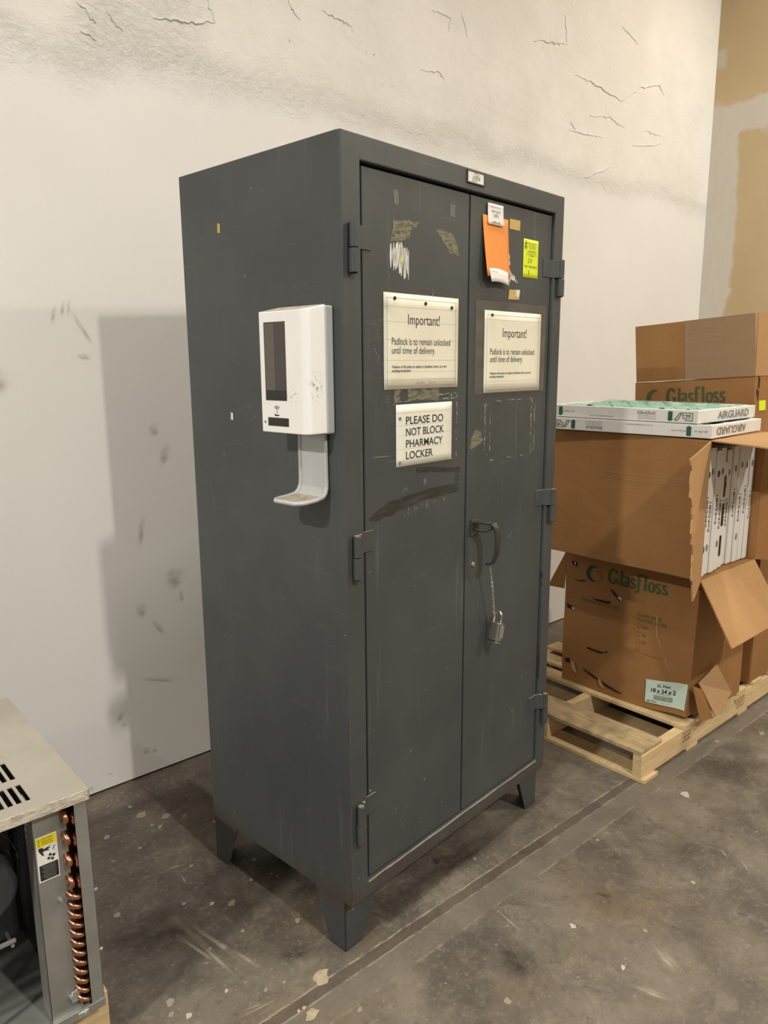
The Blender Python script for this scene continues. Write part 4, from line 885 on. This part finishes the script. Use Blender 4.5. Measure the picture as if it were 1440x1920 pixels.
# --- two pleated panel filters lying on the open box
def panel_filter(label, loc, rz, flip, W_=.470):
    t = thing('panel_filter', label, 'filter', loc, rz, 'filters lying on the open carton')
    L_, H_ = .645, .046; bd = .022
    m = MB(); m.box(0, W_, 0, bd, 0, H_).box(0, W_, L_-bd, L_, 0, H_).box(0, bd, bd, L_-bd, 0, H_).box(W_-bd, W_, bd, L_-bd, 0, H_)
    fr = m.build('frame', 'filter_white', t, .002)
    npl = 6; zm = .34 if flip else .78
    def pl(u, v):
        y = bd+(L_-2*bd)*u; ph = u*npl*math.pi*2; return (bd+(W_-2*bd)*v, y, H_*zm+(.0110+.003*math.sin(u*11))*math.sin(ph)+.002*math.sin(v*7+u*3))
    MB().grid(npl*12, 8, pl).build('pleated_media', 'filter_green', t, smooth=True)
    zs = H_-.004 if flip else H_+.0035
    for k in range(5):      # thin card straps across the pleats
        x0 = -.06+k*.13
        MB().grid(10, 1, lambda u, v: (min(max(x0+u*.13+v*.007, bd), W_-bd), bd+(L_-2*bd)*u, zs+.0015*math.sin(u*9+k))).build('strap', 'filter_white', t, solid=.001)
    E1 = lambda u, v: (-.0008, L_-u, v)      # -x edge, u to the right as seen
    E2 = lambda u, v: (u, -.0008, v)         # -y edge
    if flip:
        F1 = lambda u, v: E1(L_-u, H_-v); F2 = lambda u, v: E2(W_-u, H_-v)
    else: F1, F2 = E1, E2
    m = MB(); put_text(m, 'AIRGUARD', .150, .410, .0105, .0250, F2, .035); m.build('lettering', 'ink_grey', t)
    m = MB(); put_text(m, '20x25x2', .415, .487, .0265, .0105, F1, .02)
    for k in range(3): wordline(m, .420, .490, .0195-.006*k, .0035, F1, 80+k)
    wordline(m, .215, .320, .0095, .0040, F1, 84, 0, 1.5); wordline(m, .09, .15, .0215, .0065, F1, 85); wordline(m, .015, .06, .020, .0075, F1, 86, .5)
    m.build('print', 'ink_grey', t)
    m = MB()
    for ua in (.073, .535):
        m.add([F1(*p) for p in [(ua, .040), (ua+.017, .040), (ua+.017, .012), (ua+.021, .012), (ua+.0085, .005), (ua-.004, .012), (ua, .012)]], [tuple(range(7))])
    m.build('arrow', 'arrow_green', t)
    m = MB()
    for pts in ([(.560, .010), (.572, .010), (.584, .032), (.590, .032), (.590, .018), (.600, .018), (.600, .010), (.626, .010), (.626, .036), (.580, .036)],):
        n_ = len(pts)
        for q in range(n_): nib(m, [pts[q], pts[(q+1) % n_]], .0022, .0022, F1)
    for k in range(4): nib(m, [(.604+.005*k, .015), (.604+.005*k, .031)], .0016, .0016, F1)
    nib(m, [(.592, .027), (.618, .027)], .002, .002, F1)
    m.build('logo', 'ink_green', t)
    return t
panel_filter('green pleated air filter in a white frame lying topmost on the open carton', (1.496, -.070, 1.2895), R(.8), False)
panel_filter('green pleated air filter lying upside down between the carton and the topmost filter', (1.500, -.122, 1.2412), R(3.0), True, .445)

# --- second stack behind: lower box and tall box with flaps standing up
b3 = thing('cardboard_box', 'plain brown carton standing on the far end of the pallet', 'box', (2.187, -.050, .124))
m, f3 = crumpled(.43, .56, .560, 8, .004, 12); m.build('carton', 'cardboard', b3, smooth=True)
b4 = thing('cardboard_box', 'tall brown carton with its top flaps standing upright behind the white filters', 'box', (2.10, -.004, .712))
TX, TY, TZ = 2.10, -.036, .712; TH = .712
b4.rotation_euler = (R(-3.6), 0, 0); b4.location = (TX, TY, TZ+.020)
m, f4 = crumpled(.48, .522, TH, 11, .003, 10, 0, ('+z',)); m.build('carton', 'cardboard', b4, solid=.004)
MB().grid(8, 6, lambda u, v: (-.004-.010*v, .290+u*.226, TH+.001+v*.245)).build('flap', 'cardboard', b4, solid=.005)
MB().grid(8, 6, lambda u, v: (-.004-.010*v, -.006+u*.294, TH+.001+v*.246)).build('flap', 'cardboard_flap', b4, solid=.005)
MB().grid(6, 6, lambda u, v: (.001+u*.465, -.003-.007*v, TH+.001+v*.246)).build('flap', 'cardboard_inside', b4, solid=.005)
U4 = lambda u, v: tuple(Vector(f4((0, .522-u, v)))+Vector((-.0035, 0, 0)))
m = MB(); glasfloss(m, U4, .150, .612, .262, .068); m.build('print', 'ink_green', b4)
m = MB(); crescent(m, U4, .090, .640, .036); m.build('print', 'ink_green', b4)
V4 = lambda u, v: tuple(Vector(f4((u, 0, v)))+Vector((0, -.0035, 0)))
MB().poly([V4(.045, .572), V4(.105, .572), V4(.105, .612), V4(.045, .612)]).build('yellow_tag', 'paper_yellow', b4)
m = MB(); m.poly([V4(*p) for p in rag([(.035, .715), (.050, .700), (.040, .660), (.033, .665)], 3, .002, 3)]); m.build('tear', 'dark_gap', b4)
m = MB(); m.poly([V4(*p) for p in rag([(.020, .665), (.040, .650), (.034, .610), (.022, .640)], 3, .002, 4)]); m.build('tear', 'dark_gap', b4)

# ================================================================== CONDENSING UNIT ON A TIMBER SKID
UX1, UY0, UY1, UZ0, UZ1 = -.566, .179, .765, .100, .629; UW = .80
cu_ = thing('condensing_unit', 'galvanised condensing unit with slotted lid and copper coil bends', 'machine', (UX1, UY0, UZ0))
UD, UH = UY1-UY0, UZ1-UZ0
# local: x 0 at the right side, negative to the left; y 0 front; z 0 base
MB().box(-UW, .0, 0, UD, 0, .003).box(-UW, 0, -.004, -.0005, 0, .020).box(-UW, 0, UD-.003, UD, 0, .02).box(-UW, -UW+.003, 0, UD, 0, .02).box(-.003, 0, 0, UD, 0, .02).build('base_pan', 'galvanised', cu_, .001)
# lid with real slots
zt0, zt1 = UH-.0025, UH
lid = MB(); rows = [(.036, .112), (.141, .227), (.256, .335), (.364, .443)]; sx1 = -.099; pitch = .0165; slot = .0105
lid.box(sx1, .002, -.002, UD+.002, zt0, zt1)
ybars = [-.002]+[v for r_ in rows for v in r_]+[UD+.002]
for k in range(0, len(ybars), 2): lid.box(-UW-.002, sx1, ybars[k], ybars[k+1], zt0, zt1)
nsl = int((UW-.12)/pitch)
for (ya, yb) in rows:
    for k in range(nsl):
        xa = sx1-slot-k*pitch; lid.box(xa-(pitch-slot), xa, ya, yb, zt0, zt1)
    lid.box(-UW-.002, sx1-slot-nsl*pitch+.002, ya, yb, zt0, zt1)
lid = lid.build('lid', 'lid_metal', cu_)
MB().box(-UW-.002, .002, -.004, -.002, UH-.024, UH-.0002).build('lid_lip', 'lid_lip', lid, .0006)
MB().box(.002, .004, -.004, UD+.004, UH-.024, UH-.0002).box(-UW-.002, .002, UD+.002, UD+.004, UH-.024, UH-.0002).build('lid_lip', 'lid_metal', lid)
MB().tube([(.006, .004, UH-.026), (.0065, .004, UH-.012), (.0065, .004, UH-.006), (.014, .004, UH-.004), (.016, .004, UH-.007), (.013, .004, UH-.011), (.008, .004, UH-.012)], .0008, 6).build('wire_clip', 'steel', cu_)
# corner post (angle), side and back sheets
MB().box(-.028, -.001, 0, .002, .003, UH-.003).box(-.003, -.001, 0, .03, .003, UH-.003).build('corner_post', 'galvanised', cu_, .0008)
MB().box(-.003, -.001, .032, UD, .02, UH-.003).build('side_panel', 'galvanised', cu_)
MB().box(-UW, -.003, UD-.003, UD-.001, .02, UH-.003).build('back_panel', 'galvanised', cu_)
MB().box(-UW, -UW+.003, 0, UD-.003, .02, UH-.003).build('side_panel', 'galvanised', cu_)
# coil end plate: return-bend slot left open between plate and post
cp = MB().box(-.108, -.040, .020, .0225, .006, UH-.004).box(-.108, -.1055, .020, .075, .006, UH-.004).box(-.108, -.004, .006, .0225, .006, .0085).build('coil_panel', 'galvanised', cu_, .0008)
coil = MB().box(-.072, -.004, .036, UD-.01, .010, UH-.01).build('coil', 'black_plastic', cu_)
def ubend(pa, pb, out, rr=.0056):
    pa, pb = Vector(pa), Vector(pb); c_ = (pa+pb)/2; hv = (pb-pa)/2; ov = Vector((0, -out, 0)); path = [tuple(pa+Vector((0, .03, 0)))]
    path += [tuple(c_-hv*math.cos(R(a))+ov*math.sin(R(a))) for a in range(0, 181, 20)]; path.append(tuple(pb+Vector((0, .03, 0))))
    MB().tube(path, rr, 10).build('copper_bend', 'copper', coil, smooth=True)
for k in range(4):
    zc = .476-.0505*k
    ubend((-.046, .034, zc+.013), (-.044, .034, zc-.013), .032, .0062); ubend((-.027, .036, zc-.002), (-.025, .036, zc-.028), .024, .0056)
for k in range(12):
    zc = .288-.0232*k; ubend((-.052, .036, zc+.008), (-.024, .036, zc-.008), .032)
# screws and bolts
for (x, y, z, r_) in ((-.067, .019, .290, .0045), (-.066, .019, .048, .0045), (-.047, -.001, .010, .006)):
    MB().cyl((x, y+.002, z), (x, y-.006, z), r_, 6).cyl((x, y-.006, z), (x, y-.010, z), r_*.55, 10).build('bolt', 'zinc', cu_)
MB().box(-.066, -.045, .014, .0195, .030, .058).build('clamp', 'zinc', cu_, .003)
MB().box(-.062, -.036, -.006, -.0005, .000, .016).build('clamp', 'zinc', cu_, .003)
for z in (.28, .13): MB().cyl((-.001, .012, z), (.008, .012, z), .0035, 8).build('screw', 'zinc', cu_)
# warning label
wl_ = MB().box(-.1035, -.0615, .0190, .0199, .345, .448).build('warning_label', 'paper_bright', cu_)
WU = lambda u, v: (-.1035+u*.042, .0186, .345+v*.103); WU2 = lambda u, v: (-.1035+u*.042, .0183, .345+v*.103)
m = MB(); quad(m, .03, .97, .78, .985, WU); m.build('yellow_band', 'warning_yellow', wl_)
m = MB(); quad(m, .06, .95, .03, .375, WU); m.build('black_band', 'ink_black', wl_)
m = MB()
for k, s_ in enumerate(('CAUTION', 'Attention', 'ATENCION')):
    put_text(m, s_, .25, .80, .925-.055*k, .032, WU2, .02); m.add([WU2(.09, .922-.055*k), WU2(.19, .922-.055*k), WU2(.14, .960-.055*k)], [(0, 1, 2)])
m.build('lettering', 'ink_olive', wl_)
m = MB()
m.add([WU2(*p) for p in [(.10, .765), (.10, .70), (.27, .575), (.33, .585), (.27, .66), (.40, .675), (.62, .655), (.52, .690), (.70, .715), (.55, .725), (.76, .765), (.50, .735), (.34, .72), (.26, .765)]], [tuple(range(14))])
for a in (20, 110, 200, 290): disc(m, .66+.13*math.cos(R(a)), .50+.056*math.sin(R(a)), .030, WU2, 10, .075)
disc(m, .66, .50, .012, WU2, 8, .03); nib(m, [(.80, .70), (.86, .72)], .03, .02, WU2); nib(m, [(.74, .66), (.82, .67)], .03, .02, WU2)
m.build('pictogram', 'ink_black', wl_); wl_.children[-1]['kind'] = 'stuff'
m = MB()
for k in range(9): wordline(m, .16+.06*(k % 3), .84-.05*(k % 2), .335-.034*k, .020, WU2, 200+k, 0, 1.2)
m.build('print', 'ink_faint', wl_)
# blower inside
fan = MB(); fc = (-.200, .215, .330)
fan.box(-.40, -.112, .15, .175, .150, .510)
fan = fan.build('fan_shroud', 'black_plastic', cu_, .012)
MB().tube([(fc[0], .070, fc[2]), (fc[0], .080, fc[2]), (fc[0], .155, fc[2])], [.060, .070, .070], 32).build('fan_motor', 'motor_grey', fan, .004)
for r_ in (.078, .092): MB().tube([(fc[0]+r_*math.cos(R(a)), .152, fc[2]+r_*1.15*math.sin(R(a))) for a in range(0, 360, 12)], .0025, 6, closed=True).build('guard_ring', 'motor_grey', fan, smooth=True)
MB().box(-.365, -.150, .060, .068, .205, .214).build('motor_bracket', 'galvanised', fan, .002)
MB().box(-.262, -.248, .062, .070, .02, .21).build('motor_bracket', 'black_plastic', fan, .002)
MB().cyl((-.150, .150, .170), (-.150, .10, .170), .004, 8).build('screw', 'zinc', fan)
MB().box(-UW+.01, -.11, .30, .31, .02, UH-.02).build('interior_shade', 'black_plastic', cu_)  # black sheet: shade of the open interior painted as a panel
# timber skid under the unit
sk = thing('timber_skid', 'rough timber skid under the condensing unit', 'skid', (UX1, UY0, 0))
MB().box(-.10, .018, .035, .125, .0, .099).build('block', 'pallet_wood', sk, .003)
MB().box(-UW, -.62, .035, .125, .0, .099).build('block', 'pallet_wood', sk, .003)
MB().box(-.10, .018, .48, .57, .0, .099).build('block', 'pallet_wood', sk, .003)
MB().box(-UW, -.62, .48, .57, .0, .099).build('block', 'pallet_wood', sk, .003)
MB().box(-.62, -.10, .045, .115, .005, .080).build('cross_beam', 'pallet_wood', sk, .003)
